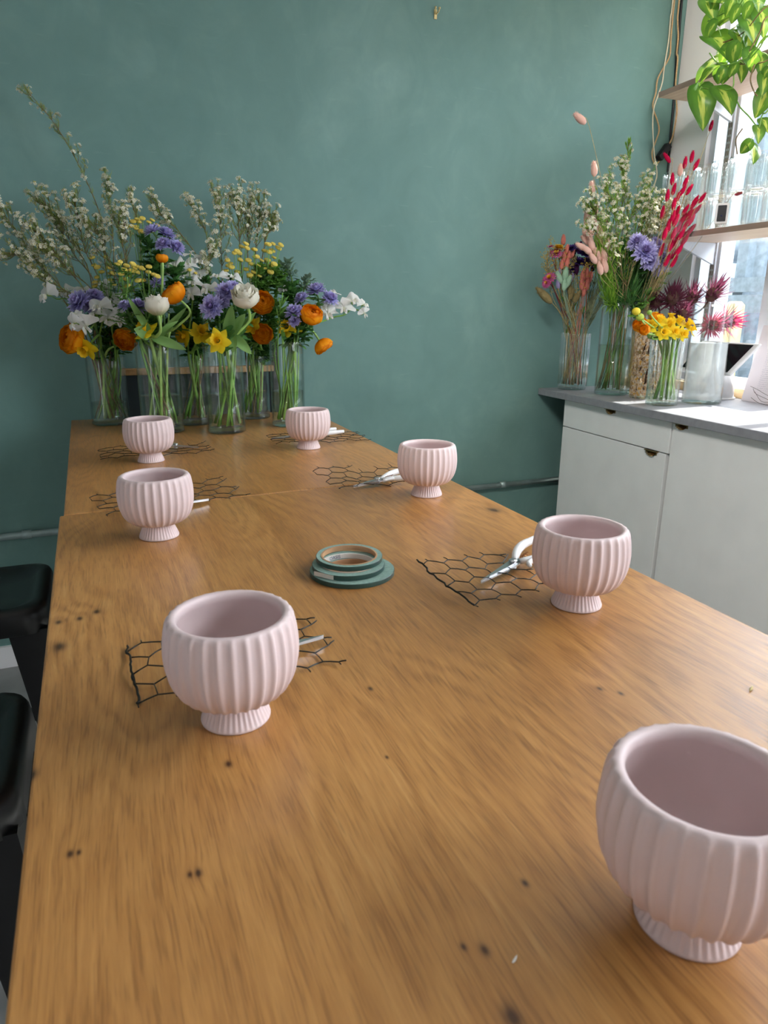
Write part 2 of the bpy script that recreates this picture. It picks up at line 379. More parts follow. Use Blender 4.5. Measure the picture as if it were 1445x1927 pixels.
g = G(); b = at_x(1390, 537, XP); g.box((XP - .06, b.y - 1.2, b.z - .04), (XP - .03, b.y + .06, b.z + .04)); g.make('rail', m_extgrey, po, smooth=False)
g = G(); b = at_x(1390, 572, XP); g.box((XP - .06, b.y - 1.2, b.z - .05), (XP - .03, b.y + .06, b.z + .05)); g.make('rail', m_extgrey, po, smooth=False)
g = G(); b = at_x(1378, 610, XP - .3); g.tube([(XP - .3, b.y, 0), (XP - .3, b.y, b.z + .10), (XP - .3, b.y, b.z + .12)], [.05, .05, .03], 14)
tag(g.make('yellow_bollard', m_yel), 'yellow post outside the window behind the red protea bouquet', 'bollard')
# sloping gable seen over the ribbed glasses
gb = thing('garden_shed', 'small grey-blue gable roof outside the window above the ribbed tumblers', 'shed', (4.4, 2.9, 0))
p = at_x(1400, 298, 4.4)
g = G()
for sgn in (-1, 1): g.hexa([(4.3, p.y, p.z), (4.9, p.y, p.z), (4.9, p.y + sgn * .55, p.z - .27), (4.3, p.y + sgn * .55, p.z - .27), (4.3, p.y, p.z + .05), (4.9, p.y, p.z + .05), (4.9, p.y + sgn * .55, p.z - .22), (4.3, p.y + sgn * .55, p.z - .22)])
g.make('roof', m_exttrim, gb, smooth=False)
g = G(); g.box((4.36, p.y - .5, 0), (4.9, p.y + .5, p.z - .26)); g.make('shed_wall', m_sid, gb, smooth=False)

# ================================================================== TABLES
def tk(px, py, r): q = at_z(px, py, TZ); return (q.x, q.y, r)
m_oakA = wood_table('oak_front', 3.0, 3.0, [tk(112, 1217, .011), tk(110, 1171, .006), tk(150, 1164, .006), tk(182, 1151, .007), tk(430, 1438, .005), tk(373, 1643, .0042),
    tk(357, 1646, .003), tk(132, 1607, .004), tk(148, 1604, .003), tk(60, 1457, .007), tk(912, 1788, .0045), tk(872, 1782, .003), tk(965, 1915, .008), tk(988, 1662, .0035),
    tk(697, 1296, .004), tk(728, 1425, .0025), tk(1128, 1296, .004), tk(1168, 1305, .004), tk(930, 960, .016), tk(1250, 1720, .012)])
m_oakB = wood_table('oak_back', 11.0, 5.2, [tk(600, 838, .006), tk(330, 905, .005)])
m_oakedge = pbr('oak_edge_shadow', '6b4323', .6, var=.12, scale=60)
def table(name, label, poly, mat, legs):
    c = sum((V(p) for p in poly), V((0, 0))) / 4
    t = thing(name, label, 'table', (c.x, c.y, 0))
    g = G(); n = 4; z0, z1 = TZ - .036, TZ
    b = [(x, y, z0) for x, y in poly] + [(x, y, z1) for x, y in poly]; g.hexa(b)
    g.make('tabletop', mat, t, bevel=.0025)
    g = G()
    (ax, ay), (bx, by), (cx, cy_), (dx, dy) = poly
    x0, x1, y0, y1 = max(ax, dx) + .05, min(bx, cx) - .05, max(ay, by) + .05, min(cy_, dy) - .05
    g.box((x0, y0, z0 - .06), (x1, y0 + .025, z0)); g.box((x0, y1 - .025, z0 - .06), (x1, y1, z0)); g.box((x0, y0 + .025, z0 - .06), (x0 + .025, y1 - .025, z0)); g.box((x1 - .025, y0 + .025, z0 - .06), (x1, y1 - .025, z0))
    g.make('apron', m_black, t, smooth=False)
    for lx in (x0, x1 - .05):
        for ly in (y0, y1 - .05):
            g = G(); g.box((lx, ly, 0), (lx + .05, ly + .05, z0 - .06)); g.make('leg', m_black, t, bevel=.003)
    return t
table('work_table', 'long oak work table in the foreground holding five pink bowls and tape', [(-.078, -.35), (.69, -.35), (.7125, 1.3625), (-.079, 1.333)], m_oakA, 0)
table('work_table', 'oak work table against the green wall holding the flower vases', [(-.0725, 1.3370), (.7145, 1.3670), (.7335, 2.455), (-.0755, 2.52)], m_oakB, 0)

# ================================================================== STOOLS
def stool(label, cx, cy_, h=.665):
    t = thing('metal_stool', label, 'stool', (cx, cy_, 0), 'black metal stools on the left side')
    a = .155; rr = .05
    def rsq(hw, r, z, n=5):
        out = []
        for qx, qy, a0 in ((1, 1, 0), (-1, 1, pi / 2), (-1, -1, pi), (1, -1, 3 * pi / 2)):
            for k in range(n + 1):
                an = a0 + pi / 2 * k / n; out.append(V((cx + qx * (hw - r) + r * cos(an), cy_ + qy * (hw - r) + r * sin(an), z)))
        return out
    g = G(); rings = [rsq(.02, .015, h - .012), rsq(.11, .05, h - .012), rsq(.125, .05, h - .004), rsq(a - .02, .05, h), rsq(a - .004, rr, h - .005), rsq(a, rr, h - .015), rsq(a + .004, rr, h - .055), rsq(a + .0, rr, h - .057), rsq(a - .02, rr, h - .05)]
    w = len(rings[0]); vs_ = [p for r in rings for p in r]
    fs = [(i * w + j, i * w + (j + 1) % w, (i + 1) * w + (j + 1) % w, (i + 1) * w + j) for i in range(len(rings) - 1) for j in range(w)] + [tuple(range(w))]
    g.add(vs_, fs); g.make('seat', m_black, t)
    for qx in (-1, 1):
        for qy in (-1, 1):
            g = G(); top = V((cx + qx * (a - .004), cy_ + qy * (a - .004), h - .05)); bot = V((cx + qx * .205, cy_ + qy * .205, 0))
            x_, y_ = V((-qx, 0, 0)), V((0, -qy, 0)); wt, wb = .075, .04; th = .006
            L = []
            for P, w_ in ((bot, wb), (top, wt)):
                L.append([P, P + x_ * w_, P + x_ * w_ + y_ * th, P + x_ * th + y_ * th, P + x_ * th + y_ * w_, P + y_ * w_])
            vs_ = L[0] + L[1]; fs = [(i, (i + 1) % 6, 6 + (i + 1) % 6, 6 + i) for i in range(6)] + [(5, 4, 3, 2, 1, 0), (6, 7, 8, 9, 10, 11)]
            g.add(vs_, fs); g.make('leg', m_black, t, smooth=False)
    g = G(); zf = .22; k = a + (.205 - a) * (1 - zf / h) - .01
    for q in (-1, 1):
        g.box((cx - k, cy_ + q * k - .01, zf), (cx + k, cy_ + q * k + .01, zf + .03)); g.box((cx + q * k - .01, cy_ - k + .01, zf), (cx + q * k + .01, cy_ + k - .01, zf + .03))
    g.make('footrest', m_black, t, smooth=False)
    return t
stool('black metal stool farthest back, beside the left table edge', -.29, 1.645)
stool('black metal stool between the other two, left of table', -.30, 1.01)
stool('black metal stool nearest the camera at the left edge', -.31, .36)

# conduit on the wall
g = G(); pz = .497
g.tube([(-2.5, WALLY - .016, pz), (2.30, WALLY - .016, pz - .002)], .0125, 12)
for x in (-.28, .9, 1.66): g.tube([(x, WALLY - .016, pz), (x + .03, WALLY - .016, pz)], .0155, 12)
tag(g.make('conduit_pipe', m_pipe), 'grey conduit pipe running low along the green wall', 'pipe')

# slim rack behind the back table
rk = thing('console_rack', 'slim black framed rack with pale wooden shelf behind the vases', 'rack', (.25, 2.575, 0))
for px in (219, 518):
    x = at_y(px, 720, 2.575).x; g = G(); g.box((x - .011, 2.555, 0), (x + .011, 2.588, at_y(518, 636, 2.575).z)); g.make('post', m_black, rk, smooth=False)
xa, xb = at_y(219, 700, 2.575).x, at_y(518, 700, 2.575).x
zt = at_y(290, 693, 2.56).z
g = G(); g.box((xa + .011, 2.552, zt - .022), (xb - .011, 2.588, zt)); g.make('shelf_board', m_rail, rk, bevel=.002)
g = G(); g.box((xa + .011, 2.572, .05), (xb - .011, 2.584, zt - .022)); g.make('back_panel', pbr('dark_slate_panel', '1d2a2e', .7), rk, smooth=False)

m_palebrass = pbr('pale_brass', 'd9c690', .35, metal=.5)
# brass hook high on the wall
hp = at_y(819, 25, WALLY); hk = thing('wall_hook', 'small brass hook high on the green wall', 'hook', (hp.x, WALLY, hp.z)); q = mpp(hp)
g = G(); g.box((hp.x - 3 * q, WALLY - .004, hp.z - 10 * q), (hp.x + 3 * q, WALLY, hp.z + 6 * q)); g.make('plate', m_palebrass, hk, bevel=.001)
for sx in (-4, 4):
    g = G(); g.tube([(hp.x + sx * q * .3, WALLY - .003, hp.z - 2 * q), (hp.x + sx * q * .7, WALLY - .016, hp.z), (hp.x + sx * q, WALLY - .018, hp.z + 5 * q)], .0022, 8); g.blob((hp.x + sx * q, WALLY - .018, hp.z + 6 * q), .0042, .0042, .0042); g.make('prong', m_palebrass, hk)

# ================================================================== COUNTER AND CABINETS
g = G(); g.rbox(.004, 2.6, 0, WALLD - .031, CZ - .028, CZ); tag(g.make('worktop', m_counter, bevel=.002), 'grey laminate worktop running along the window wall', 'worktop')
FD = .030
def fs_(px, py): return sz(px, py, FD)
sL = fs_(1062, 757)[0]; sM = fs_(1265, 793)[0]; sM = max(sM, sL + .55); zdr = fs_(1160, 829)[1]
def leaf_pull(par, s, z):
    g = G(); n = 9
    for k in range(n):
        a0 = pi * (k / n) * .98; a1 = pi * ((k + .86) / n) * .98
        def P(a, r, o): return rp(s + cos(a) * r * 1.5, FD - o, z - sin(a) * r)
        r = .019 * (.82 + .18 * sin((k + .5) / n * pi)); rm = r * .55
        g.add([P(a0, .003, .002), P((a0 + a1) / 2, .003, .007), P(a1, .003, .002), P(a0, r, .003), P((a0 + a1) / 2, r * 1.05, .009), P(a1, r, .003), P(a0, rm, .006), P((a0 + a1) / 2, rm, .012), P(a1, rm, .006)],
              [(0, 1, 7, 6), (1, 2, 8, 7), (6, 7, 4, 3), (7, 8, 5, 4)])
    g.rbox(s - .030, s + .034, FD - .010, FD + .003, z - .001, z + .002); g.rbox(s - .028, s + .028, FD - .003, FD - .0005, z - .012, z)
    return g.make('handle', m_brass, par, smooth=False)
def cabinet(label, s0, s1):
    t = thing('base_cabinet', label, 'cabinet', rp(s0, FD, 0)); g = G()
    zt_ = CZ - .0285
    g.rbox(s0, s1, FD + .021, WALLD - .002, .08, zt_); g.rbox(s0, s1, FD + .07, WALLD - .002, 0, .08); g.make('body', m_gap, t, smooth=False)
    return t
zt_ = CZ - .0285
c1_ = cabinet('white base cabinet with drawer over door, next to the green wall', sL, sM)
g = G(); g.rbox(sL + .002, sM - .002, FD, FD + .02, zdr + .002, zt_ - .003); d = g.make('drawer', m_cab, c1_, bevel=.0012)
g = G(); g.rbox(sL + .002, sM - .012, FD, FD + .02, .085, zdr - .002); dd = g.make('door', m_cab, c1_, bevel=.0012)
s, z = fs_(1150, 770); leaf_pull(d, s, zt_ - .004)
s, z = fs_(1226, 850); leaf_pull(dd, s, zdr - .002)
c2_ = cabinet('white base cabinet with one tall plain door, nearer the camera', sM + .003, sM + .83)
g = G(); g.rbox(sM + .006, sM + .828, FD, FD + .02, .085, zt_ - .003); d2 = g.make('door', m_cab, c2_, bevel=.0012)
s, z = fs_(1284, 797); leaf_pull(d2, s, zt_ - .004)

# ================================================================== WALL SHELVES
SHZ = [on_d(1342, 200, WALLD).z, on_d(1352, 457, WALLD).z]; SHD = .318
for k, (zb, lab) in enumerate(zip(SHZ, ('upper pale wooden wall shelf with the trailing plant', 'lower pale wooden wall shelf with ribbed tumblers'))):
    s0 = .215
    t = thing('wall_shelf', lab, 'shelf', rp(s0, WALLD, zb))
    g = G(); g.rbox(s0, 2.4, SHD, WALLD - .012, zb, zb + .019); o = g.make('board', m_shelf, t, bevel=.001)
    g = G(); g.rbox(s0, 2.4, SHD - .0012, SHD, zb, zb + .019); g.make('front_edging', m_shelf_edge, o, smooth=False)
    for sb in (STD, STD + .75, STD + 1.5):
        g = G()
        g.hexa([rp(sb - .006, WALLD - .012, zb - .085), rp(sb - .006, WALLD - .012, zb - .084), rp(sb + .006, WALLD - .012, zb - .084), rp(sb + .006, WALLD - .012, zb - .085),
                rp(sb - .006, SHD + .05, zb - .001), rp(sb - .006, WALLD - .012, zb - .001), rp(sb + .006, WALLD - .012, zb - .001), rp(sb + .006, SHD + .05, zb - .001)])
        g.make('bracket', m_frame, t, smooth=False)
m_slot = pbr('slot_shadow', '8d8278', .7)
for k in range(3):
    sb = STD + .75 * k
    t = thing('shelf_standard', ('white slotted shelf upright in the window, beside green wall', 'white slotted shelf upright, middle of the window wall', 'white slotted shelf upright farthest along the window wall')[k], 'shelf upright', rp(sb, WALLD - .011, SILL))
    g = G(); g.rbox(sb - .0135, sb + .0135, WALLD - .0115, WALLD - .001 if k == 0 else WALLD - .001, SILL + .04, 2.54); g.make('rail', m_frame, t, smooth=False)
    g = G(); z = SILL + .06
    while z < 2.52:
        for q in (-.0065, .0025): g.rbox(sb + q, sb + q + .004, WALLD - .0125, WALLD - .0114, z, z + .017)
        z += .025
    g.make('slots', m_slot, t, smooth=False, kind='stuff')
# ================================================================== PINK BOWLS
H_ = .105
def pot_meshes():
    g = G(); NR = 30
    prof = []
    # outside from the neck up
    for (r, z) in ((.0232, .0235), (.0275, .0240), (.0345, .0253), (.0410, .0282), (.0468, .0328), (.0516, .0395), (.0552, .0480), (.0575, .0575), (.0585, .0670), (.0586, .0760), (.0579, .0855), (.0567, .0940), (.0557, .0992), (.0548, .1020)):
        prof.append((r, z, 1))
    sm = []
    P = [V((r, z, 0)) for r, z, _ in prof]
    for p in spline(P, 3): sm.append((p.x, p.y, 1.0))
    sm = [(r, z, min(1, max(.0, (z - .0234) / .0035)) * (1 if z < .098 else max(.60, 1 - (z - .098) / .009))) for r, z, _ in sm]
    sm += [(.0540, .1037, .5), (.0525, .1047, .25), (.0502, .1050, 0), (.0482, .1046, 0), (.0468, .1034, 0), (.0462, .1012, 0), (.0463, .0975, 0), (.0480, .0945, 0), (.0515, .086, 0), (.0530, .074, 0), (.0525, .064, 0), (.0495, .052, 0), (.043, .041, 0), (.032, .0325, 0), (.016, .0285, 0), (.0005, .0275, 0)]
    def fn(u, v):
        r, z, a = sm[round(v * (len(sm) - 1))]; th = 2 * pi * u
        w = abs(cos(th * NR / 2)); rib = 1 - 2 * w ** 1.5 if False else cos(th * NR)
        rib = (rib + .25 * cos(2 * th * NR)) * .8
        r2 = r + a * rib * .00150 * min(1, r / .045); return V((r2 * cos(th), r2 * sin(th), z))
    g.grid(fn, NR * 10, len(sm) - 1, close=True); bowl = g.mesh('bowl', m_pink)
    g = G(); pf = [(.0005, .004, 0), (.022, .004, 0), (.0285, .0006, 0), (.0302, 0, 0), (.0315, .0006, .0), (.0318, .002, .15), (.0312, .0038, .5), (.0298, .0068, 1), (.0282, .0105, 1), (.0266, .0145, 1), (.0252, .0185, 1), (.0243, .0215, .8), (.0236, .0236, .4), (.0232, .0252, 0), (.0005, .0256, 0)]
    def fn(u, v):
        r, z, a = pf[round(v * (len(pf) - 1))]; th = 2 * pi * u; r2 = r + a * .00055 * cos(th * 38); return V((r2 * cos(th), r2 * sin(th), z))
    g.grid(fn, 38 * 6, len(pf) - 1, close=True); foot = g.mesh('foot', m_pink)
    return bowl, foot
bowl_me, foot_me = pot_meshes()
POTS = [(.1154, 1.7607, 'pink fluted footed bowl in front of the two left vases, back left of table'),
        (.5235, 1.7800, 'pink fluted footed bowl in front of the rightmost table vase'),
        (.0773, 1.1478, 'pink fluted footed bowl second from camera on left side, over the table seam'),
        (.6063, 1.2243, 'pink fluted footed bowl on right table edge against the green wall'),
        (.0917, .5721, 'pink fluted footed bowl nearest camera on the left side of table'),
        (.5469, .6629, 'pink fluted footed bowl in front of the white cabinets, beside tape rolls'),
        (.3080, .2429, 'largest pink fluted footed bowl, cut off by the lower right of the picture')]
for i, (x, y, lab) in enumerate(POTS):
    t = thing('footed_bowl', lab, 'bowl', (x, y, TZ), 'pink fluted bowls on the work table')
    for nm, me in (('bowl', bowl_me), ('foot', foot_me)):
        o = bpy.data.objects.new(nm, me); scn.collection.objects.link(o); o.parent = t; o.rotation_euler.z = .3 * i

# ================================================================== CHICKEN WIRE
def netting(label, org, ud, nu, nv, a=.0195, selv=True, zfn=None, seed=0, drop=()):
    """org: corner on the table; ud: direction along the zigzags; the twisted edge runs across it"""
    R_ = random.Random(seed); ud = V((ud[0], ud[1], 0)).normalized(); vd = V((-ud.y, ud.x, 0))
    hw = a * sqrt(3) / 2
    def Pt(u, v):
        p = V((org[0], org[1], 0)) + ud * u + vd * v
        z = zfn(u / (nu * 2 * hw), v / (nv * 1.5 * a)) if zfn else 0
        h_ = TZ + .0016 + max(0, z) + .002 * (1 + sin(u * 70 + seed) * cos(v * 60 + seed * 2))
        return V((p.x + J[(round(u / hw), round(v / a * 2))][0], p.y + J[(round(u / hw), round(v / a * 2))][1], h_))
    class JD(dict):
        def __missing__(s, k): s[k] = (R_.uniform(-.002, .002), R_.uniform(-.002, .002)); return s[k]
    J = JD()
    t = thing('wire_netting', label, 'wire netting', (org[0], org[1], TZ), 'pieces of black wire netting on the work table')
    g = G()
    for r in range(nv + 1):
        pts = []
        for k in range(nu * 2 + 1):
            off = 0 if (k + r) % 2 == 0 else a * .5
            pts.append(Pt(k * hw, r * 1.5 * a + off))
        lo = 0; hi = len(pts)
        if r in drop: hi = max(4, len(pts) // 2)
        pts = pts[lo:hi]
        e = (pts[-1] - pts[-2]); pts.append(pts[-1] + e * .5 + V((0, 0, .002)))
        fine = []
        for p, q in zip(pts[:-1], pts[1:]): fine += [p, p.lerp(q, .5) + V((R_.uniform(-.0004, .0004), R_.uniform(-.0004, .0004), R_.uniform(0, .0008)))]
        g.tube(fine + [pts[-1]], .00085, 5)
        for k in range(nu * 2 + 1):     # links up to the next row, loose ends on the last
            if (k + r) % 2 == 1 and k < hi:
                p = Pt(k * hw, r * 1.5 * a + a * .5)
                q = Pt(k * hw, (r + 1) * 1.5 * a) if r < nv else p + vd * a * R_.uniform(.3, .6)
                if (r + 1) in drop and k >= len(pts): q = p + (q - p) * .5
                g.tube([p, p.lerp(q, .5) + V((0, 0, .0006)), q], .0007, 5)
            if r == 0 and k % 2 == 0: p = Pt(k * hw, 0); g.tube([p, p - vd * a * R_.uniform(.3, .6) + V((0, 0, .001))], .0007, 5)
    g.make('mesh_wires', m_wire, t)
    if selv:
        g = G(); pts = []
        n = nv * 6
        for j in range(n + 1): pts.append(Pt(-.001, j / n * (nv * 1.5 * a + a * .6)) + V((R_.uniform(-.0006, .0006), R_.uniform(-.0006, .0006), .0006)))
        g.tube(pts, .0013, 6); g.make('twisted_edge', m_wire, t)
    return t
netting('piece of black wire netting under the near left bowl, twisted edge at left', (.010, .622), (.985, .03), 6, 4, zfn=lambda u, v: .004 * sin(u * 6), seed=1)
netting('black wire netting with raised corner left of the bowl by the cabinets', (.415, .695), (1, .14), 4, 4, zfn=lambda u, v: .016 * max(0, v - .4) * max(0, 1 - u * 1.4) + .006 * v + .003, seed=2)
netting('curled black wire netting left of the right edge bowl, across the seam', (.445, 1.30), (.97, .12), 6, 4, a=.022, selv=False, zfn=lambda u, v: .018 * max(0, v - .5) + .006 * (1 - u) + .003 * sin(u * 9), seed=3, drop=(4,))
netting('black wire netting behind the second left bowl, sticking out both sides', (.0, 1.285), (.97, .22), 7, 4, a=.022, selv=False, zfn=lambda u, v: .008 * u * v + .004 * sin(u * 5 + 1), seed=4)
netting('black wire netting under the farthest left bowl', (.0, 1.80), (1, .02), 7, 4, a=.022, selv=False, zfn=lambda u, v: .004 * sin(u * 7), seed=5, drop=(4,))
netting('black wire netting under the bowl before the rightmost vase', (.445, 1.83), (1, -.05), 7, 4, a=.022, selv=False, zfn=lambda u, v: .010 * max(0, .4 - u) + .004 * sin(u * 6), seed=6)
netting('black wire netting behind the largest bowl at the right edge', (.512, .30), (.3, -1), 5, 4, a=.022, selv=False, zfn=lambda u, v: .004, seed=7)

# ================================================================== FLOWER SNIPS
def snips(label, tip, piv, hdir, zc=.0115, ang=.26, hook=True, hl=.105):
    tip = V((tip[0], tip[1], TZ + .008)); piv = V((piv[0], piv[1], TZ + zc)); 
    t = thing('flower_snips', label, 'snips', (piv.x, piv.y, TZ), 'white handled flower snips on the work table')
    ax = (tip - piv); L = ax.length; ax.normalize(); up = V((0, 0, 1)); sd = up.cross(ax).normalized(); up = ax.cross(sd)
    def W(x, y, z): return piv + ax * x + sd * y + up * z
    for q in (1, -1):     # two blades closed on each other
        g = G(); zo = .0012 * q; h_ = .0011; ex = []
        for x, w0, w1 in ((-.018, -.0055, .0055), (.0, -.0075, .0075), (.018, -.0060, .0060), (L * .6, -.0035, .0035), (L * .9, -.0015, .0015), (L, -.0003, .0003)):
            ex.append((x, w0 if q > 0 else w0 * .5, w1 if q < 0 else w1 * .5))
        vs_ = []
        for x, a, b in ex: vs_ += [W(x, a, zo - h_), W(x, b, zo - h_), W(x, b, zo + h_), W(x, a, zo + h_)]
        k = len(ex); fs = [(4 * i + j, 4 * i + (j + 1) % 4, 4 * i + 4 + (j + 1) % 4, 4 * i + 4 + j) for i in range(k - 1) for j in range(4)] + [(3, 2, 1, 0), tuple(4 * k - 4 + j for j in range(4))]
        g.add(vs_, fs); g.make('blade', m_steel, t, smooth=False)
    g = G()
    for z0, z1, r in ((-.0045, .0045, .0045), (.0045, .0062, .0062), (-.0062, -.0045, .0056)):
        c0, c1 = W(0, 0, z0), W(0, 0, z1); g.tube([c0, c1], r, 14)
    g.make('pivot_bolt', m_steel, t)
    g = G(); pts = [W(-.022 + .004 * cos(k * .9) * 0 - .001 * k, .0045 * sin(k * .9), .0045 * cos(k * .9)) for k in range(22)]; g.tube(pts, .0008, 5); g.make('spring', m_copper, t)
    for q in (1, -1):
        g = G(); pts = []; rs = []
        for k in range(13):
            f_ = k / 12; x = -.012 - f_ * hl; y = q * (.004 + .022 * sin(min(1, f_ * 1.25) * pi * .62) + f_ * .004)
            pts.append(W(x, y, .0006 * q)); rs.append(.0058 * (.75 + .45 * sin(f_ * pi) ** .7))
        # flattened handle
        b = len(g.v); g.tube(pts, rs, 10)
        g.make('handle', m_snipwhite, t)
        if q == 1 and hook:
            g = G(); g.tube(spline([W(-.030, q * .017, .002), W(-.018, q * .019, .003), W(-.006, q * .022, .004), W(.003, q * .029, .006)], 4), [.0042] * 6 + [.0038] * 4 + [.0034] * 3, 8); g.make('finger_hook', m_snipwhite, t)
    return t
snips('white handled snips pointing left beside the bowl by the cabinets', (.460, .756), (.534, .792), 0)
snips('white handled snips lying on netting left of the right edge bowl', (.480, 1.311), (.540, 1.327), 0)
snips('snips behind the near left bowl, only the steel blade showing', (.212, .681), (.152, .667), 0, hook=False, hl=.072)
snips('snips behind the second left bowl, steel tip showing', (.185, 1.318), (.124, 1.298), 0, hook=False, hl=.078)
snips('white snips behind the farthest left bowl, blade pointing right', (.243, 1.853), (.188, 1.880), 0, hook=False, hl=.09)
snips('snips behind the bowl before the rightmost vase, white handle ends at right', (.452, 1.907), (.534, 1.914), 0, hook=False, hl=.118)

# ================================================================== TAPE ROLLS
def tape(label, c, z0, R, ri, tilt=(0, 0), w=.0068, core=.0022, white=False):
    t = thing('tape_roll', label, 'tape', (c[0], c[1], z0), 'green florist tape rolls in a stack')
    n = 72; T0 = Matrix.Rotation(tilt[0], 3, 'X') @ Matrix.Rotation(tilt[1], 3, 'Y')
    def lath(prof, mod=None):
        g = G(); k = len(prof)
        for i in range(k):
            for j in range(n):
                r, z, _ = prof[i]; a = 2 * pi * j / n; g.v.append(tuple(V((c[0], c[1], z0)) + T0 @ V((r * cos(a), r * sin(a), z)))); g.uv.append((0, 0))
        for i in range(k):
            for j in range(n):
                i2 = (i + 1) % k; g.f.append((i * n + j, i * n + (j + 1) % n, i2 * n + (j + 1) % n, i2 * n + j)); g.m.append(prof[i][2])
        return g
    g = lath([(ri + core, .0002, 1), (R - .0006, .0, 0), (R, .0006, 0), (R, w - .0006, 0), (R - .0006, w, 1), (ri + core, w - .0002, 1)]); g.make('tape_winding', [m_tape, m_tapeside], t, smooth=False)
    g = lath([(ri, .0, 0), (ri + core, .0, 0), (ri + core, w + .0004, 1), (ri, w + .0004, 1 if white else 0)]); 
    co = g.make('core', [m_card, m_corepaper] if white else [m_card, m_card], t, smooth=False)
    return t, co
pb = at_z(663, 1109, TZ); cb = V((pb.x, pb.y)) + V((.34, .94)) * .0605
tape('widest green florist tape roll, bottom of the stack on the table', cb, TZ, .0605, .037)
q1, q2 = at_z(655, 1090, TZ + .0139), at_z(655, 1036, TZ + .0139)
cm = V((.3125, .877)); tm, tcore = tape('green florist tape roll in the middle of the stack, printed core and torn white end', cm, TZ + .0074, .0520, .0375, (.0, .0), white=True)
f1, f2 = at_z(657, 1066, TZ + .0225), at_z(657, 1023, TZ + .0225)
ct = V(((f1.x + f2.x) / 2, (f1.y + f2.y) / 2)); 
tape('smallest green florist tape roll, top of the stack on the table', ct, TZ + .0152, .0480, .0385, (.01, .0))
# printed words inside the middle core
def core_text(body, size, start, zoff, mat):
    cu = bpy.data.curves.new('print', 'FONT'); cu.body = body; cu.size = size
    o = bpy.data.objects.new('tmp', cu); scn.collection.objects.link(o); bpy.context.view_layer.update()
    me = bpy.data.meshes.new_from_object(o.evaluated_get(bpy.context.evaluated_depsgraph_get())); bpy.data.objects.remove(o)
    r = .0375 - .0003; g = G()
    vs_ = []
    for v in me.vertices:
        a = start - v.co.x / r; vs_.append(V((cm[0] + r * cos(a), cm[1] + r * sin(a), TZ + .0074 + zoff + v.co.y)))
    g.add(vs_, [tuple(p.vertices) for p in me.polygons]); bpy.data.meshes.remove(me)
    return g.make('printed_word', mat, tcore, smooth=False)
core_text('OASIS', .0072, radians(118), .0012, m_ink)
g = G(); e0 = at_z(596, 1082, TZ + .012)
dv = (V((cm[0], cm[1], 0)) - V((e0.x, e0.y, 0))).normalized(); tn = V((-dv.y, dv.x, 0))
b0 = V((cm[0], cm[1], TZ + .0076)) - dv * .0525
g.grid(lambda u, v: b0 + tn * (-.022 + u * .030) - dv * (.0005 + .006 * max(0, u - .55) ** 1.3 * 2 - .0026 * (1 - u) ** 2 * 2) + V((0, 0, v * .0064 + .002 * max(0, u - .5))), 8, 2); g.make('torn_end', m_corepaper, tm)

# crumbs on the table
def crumb(name, label, px, py, mat, L=.012):
    p = at_z(px, py, TZ); g = G(); g.grid(lambda u, v: V((p.x + (u - .5) * L, p.y + (v - .5) * L * .35 * (1 - (2 * u - 1) ** 2) + (u - .5) * L * .5, TZ + .001 + .0018 * (1 - (2 * v - 1) ** 2))), 6, 3)
    tag(g.make(name, mat), label, 'debris')
crumb('dry_leaf_scrap', 'small dry leaf scrap on table above the largest bowl', 1413, 1298, m_straw, .010)
crumb('petal_scrap', 'tiny pale petal scrap on the table left of the largest bowl', 968, 1809, m_corepaper, .005)
# ================================================================== COUNTER OBJECTS THAT ARE NOT FLOWERS
# cables down the wall corner
def cable(name, label, pix, r, mat, tail=None, off=.012):
    pts = [at_y(x, y, WALLY - off) for x, y in pix]
    if pts[0].z < 2.98: pts = [V((pts[0].x, pts[0].y, 2.99))] + pts
    g = G(); g.tube(spline(pts, 4), r, 7)
    return g, pts
g, pts = cable('', '', [(1266, 0), (1262, 30), (1258, 75), (1250, 125), (1246, 155), (1238, 180), (1230, 205), (1228, 240), (1231, 290), (1236, 325), (1232, 345), (1222, 372), (1215, 420), (1210, 520)], .0028, 0, off=.018)
tag(g.make('cream_cord', m_cord_cream), 'thin cream cord hanging on the green wall beside the window', 'cord')
t = thing('tan_cord', 'tan fabric cord looping to a black inline switch by the corner', 'cord', at_y(1243, 298, WALLY - .012))
g, pts = cable('', '', [(1269, 0), (1265, 40), (1262, 75), (1260, 105), (1248, 128), (1237, 150), (1234, 175), (1228, 200), (1236, 225), (1240, 245), (1234, 265), (1227, 285), (1229, 303), (1236, 308), (1243, 299)], .0033, 0, off=.010)
g.make('cord', m_cord_tan, t)
g, pts = cable('', '', [(1278, 0), (1275, 40), (1276, 70), (1273, 100), (1275, 110), (1271, 160), (1273, 195), (1273, 215), (1266, 255), (1258, 273)], .0033, 0, off=.024)
g.make('cord', m_cord_tan, t)
a, b = at_y(1240, 299, WALLY - .02), at_y(1258, 273, WALLY - .02)
g = G(); ax = (b - a).normalized(); sx = ax.cross(V((0, 1, 0))).normalized(); w = .0135
g.hexa([a - sx * w + V((0, -.012, 0)), a + sx * w + V((0, -.012, 0)), a + sx * w + V((0, .016, 0)), a - sx * w + V((0, .016, 0)), b - sx * w + V((0, -.012, 0)), b + sx * w + V((0, -.012, 0)), b + sx * w + V((0, .016, 0)), b - sx * w + V((0, .016, 0))])
g.make('inline_switch', m_blackplastic, t, bevel=.003)
g, pts = cable('', '', [(1283, 0), (1278, 60), (1273, 110), (1270, 160), (1266, 210), (1262, 250), (1259, 290), (1256, 330), (1252, 365), (1244, 430), (1240, 560)], .0052, 0, off=.007)
tag(g.make('black_cable', m_blackplastic), 'black cable running down the wall corner beside the window', 'cable')

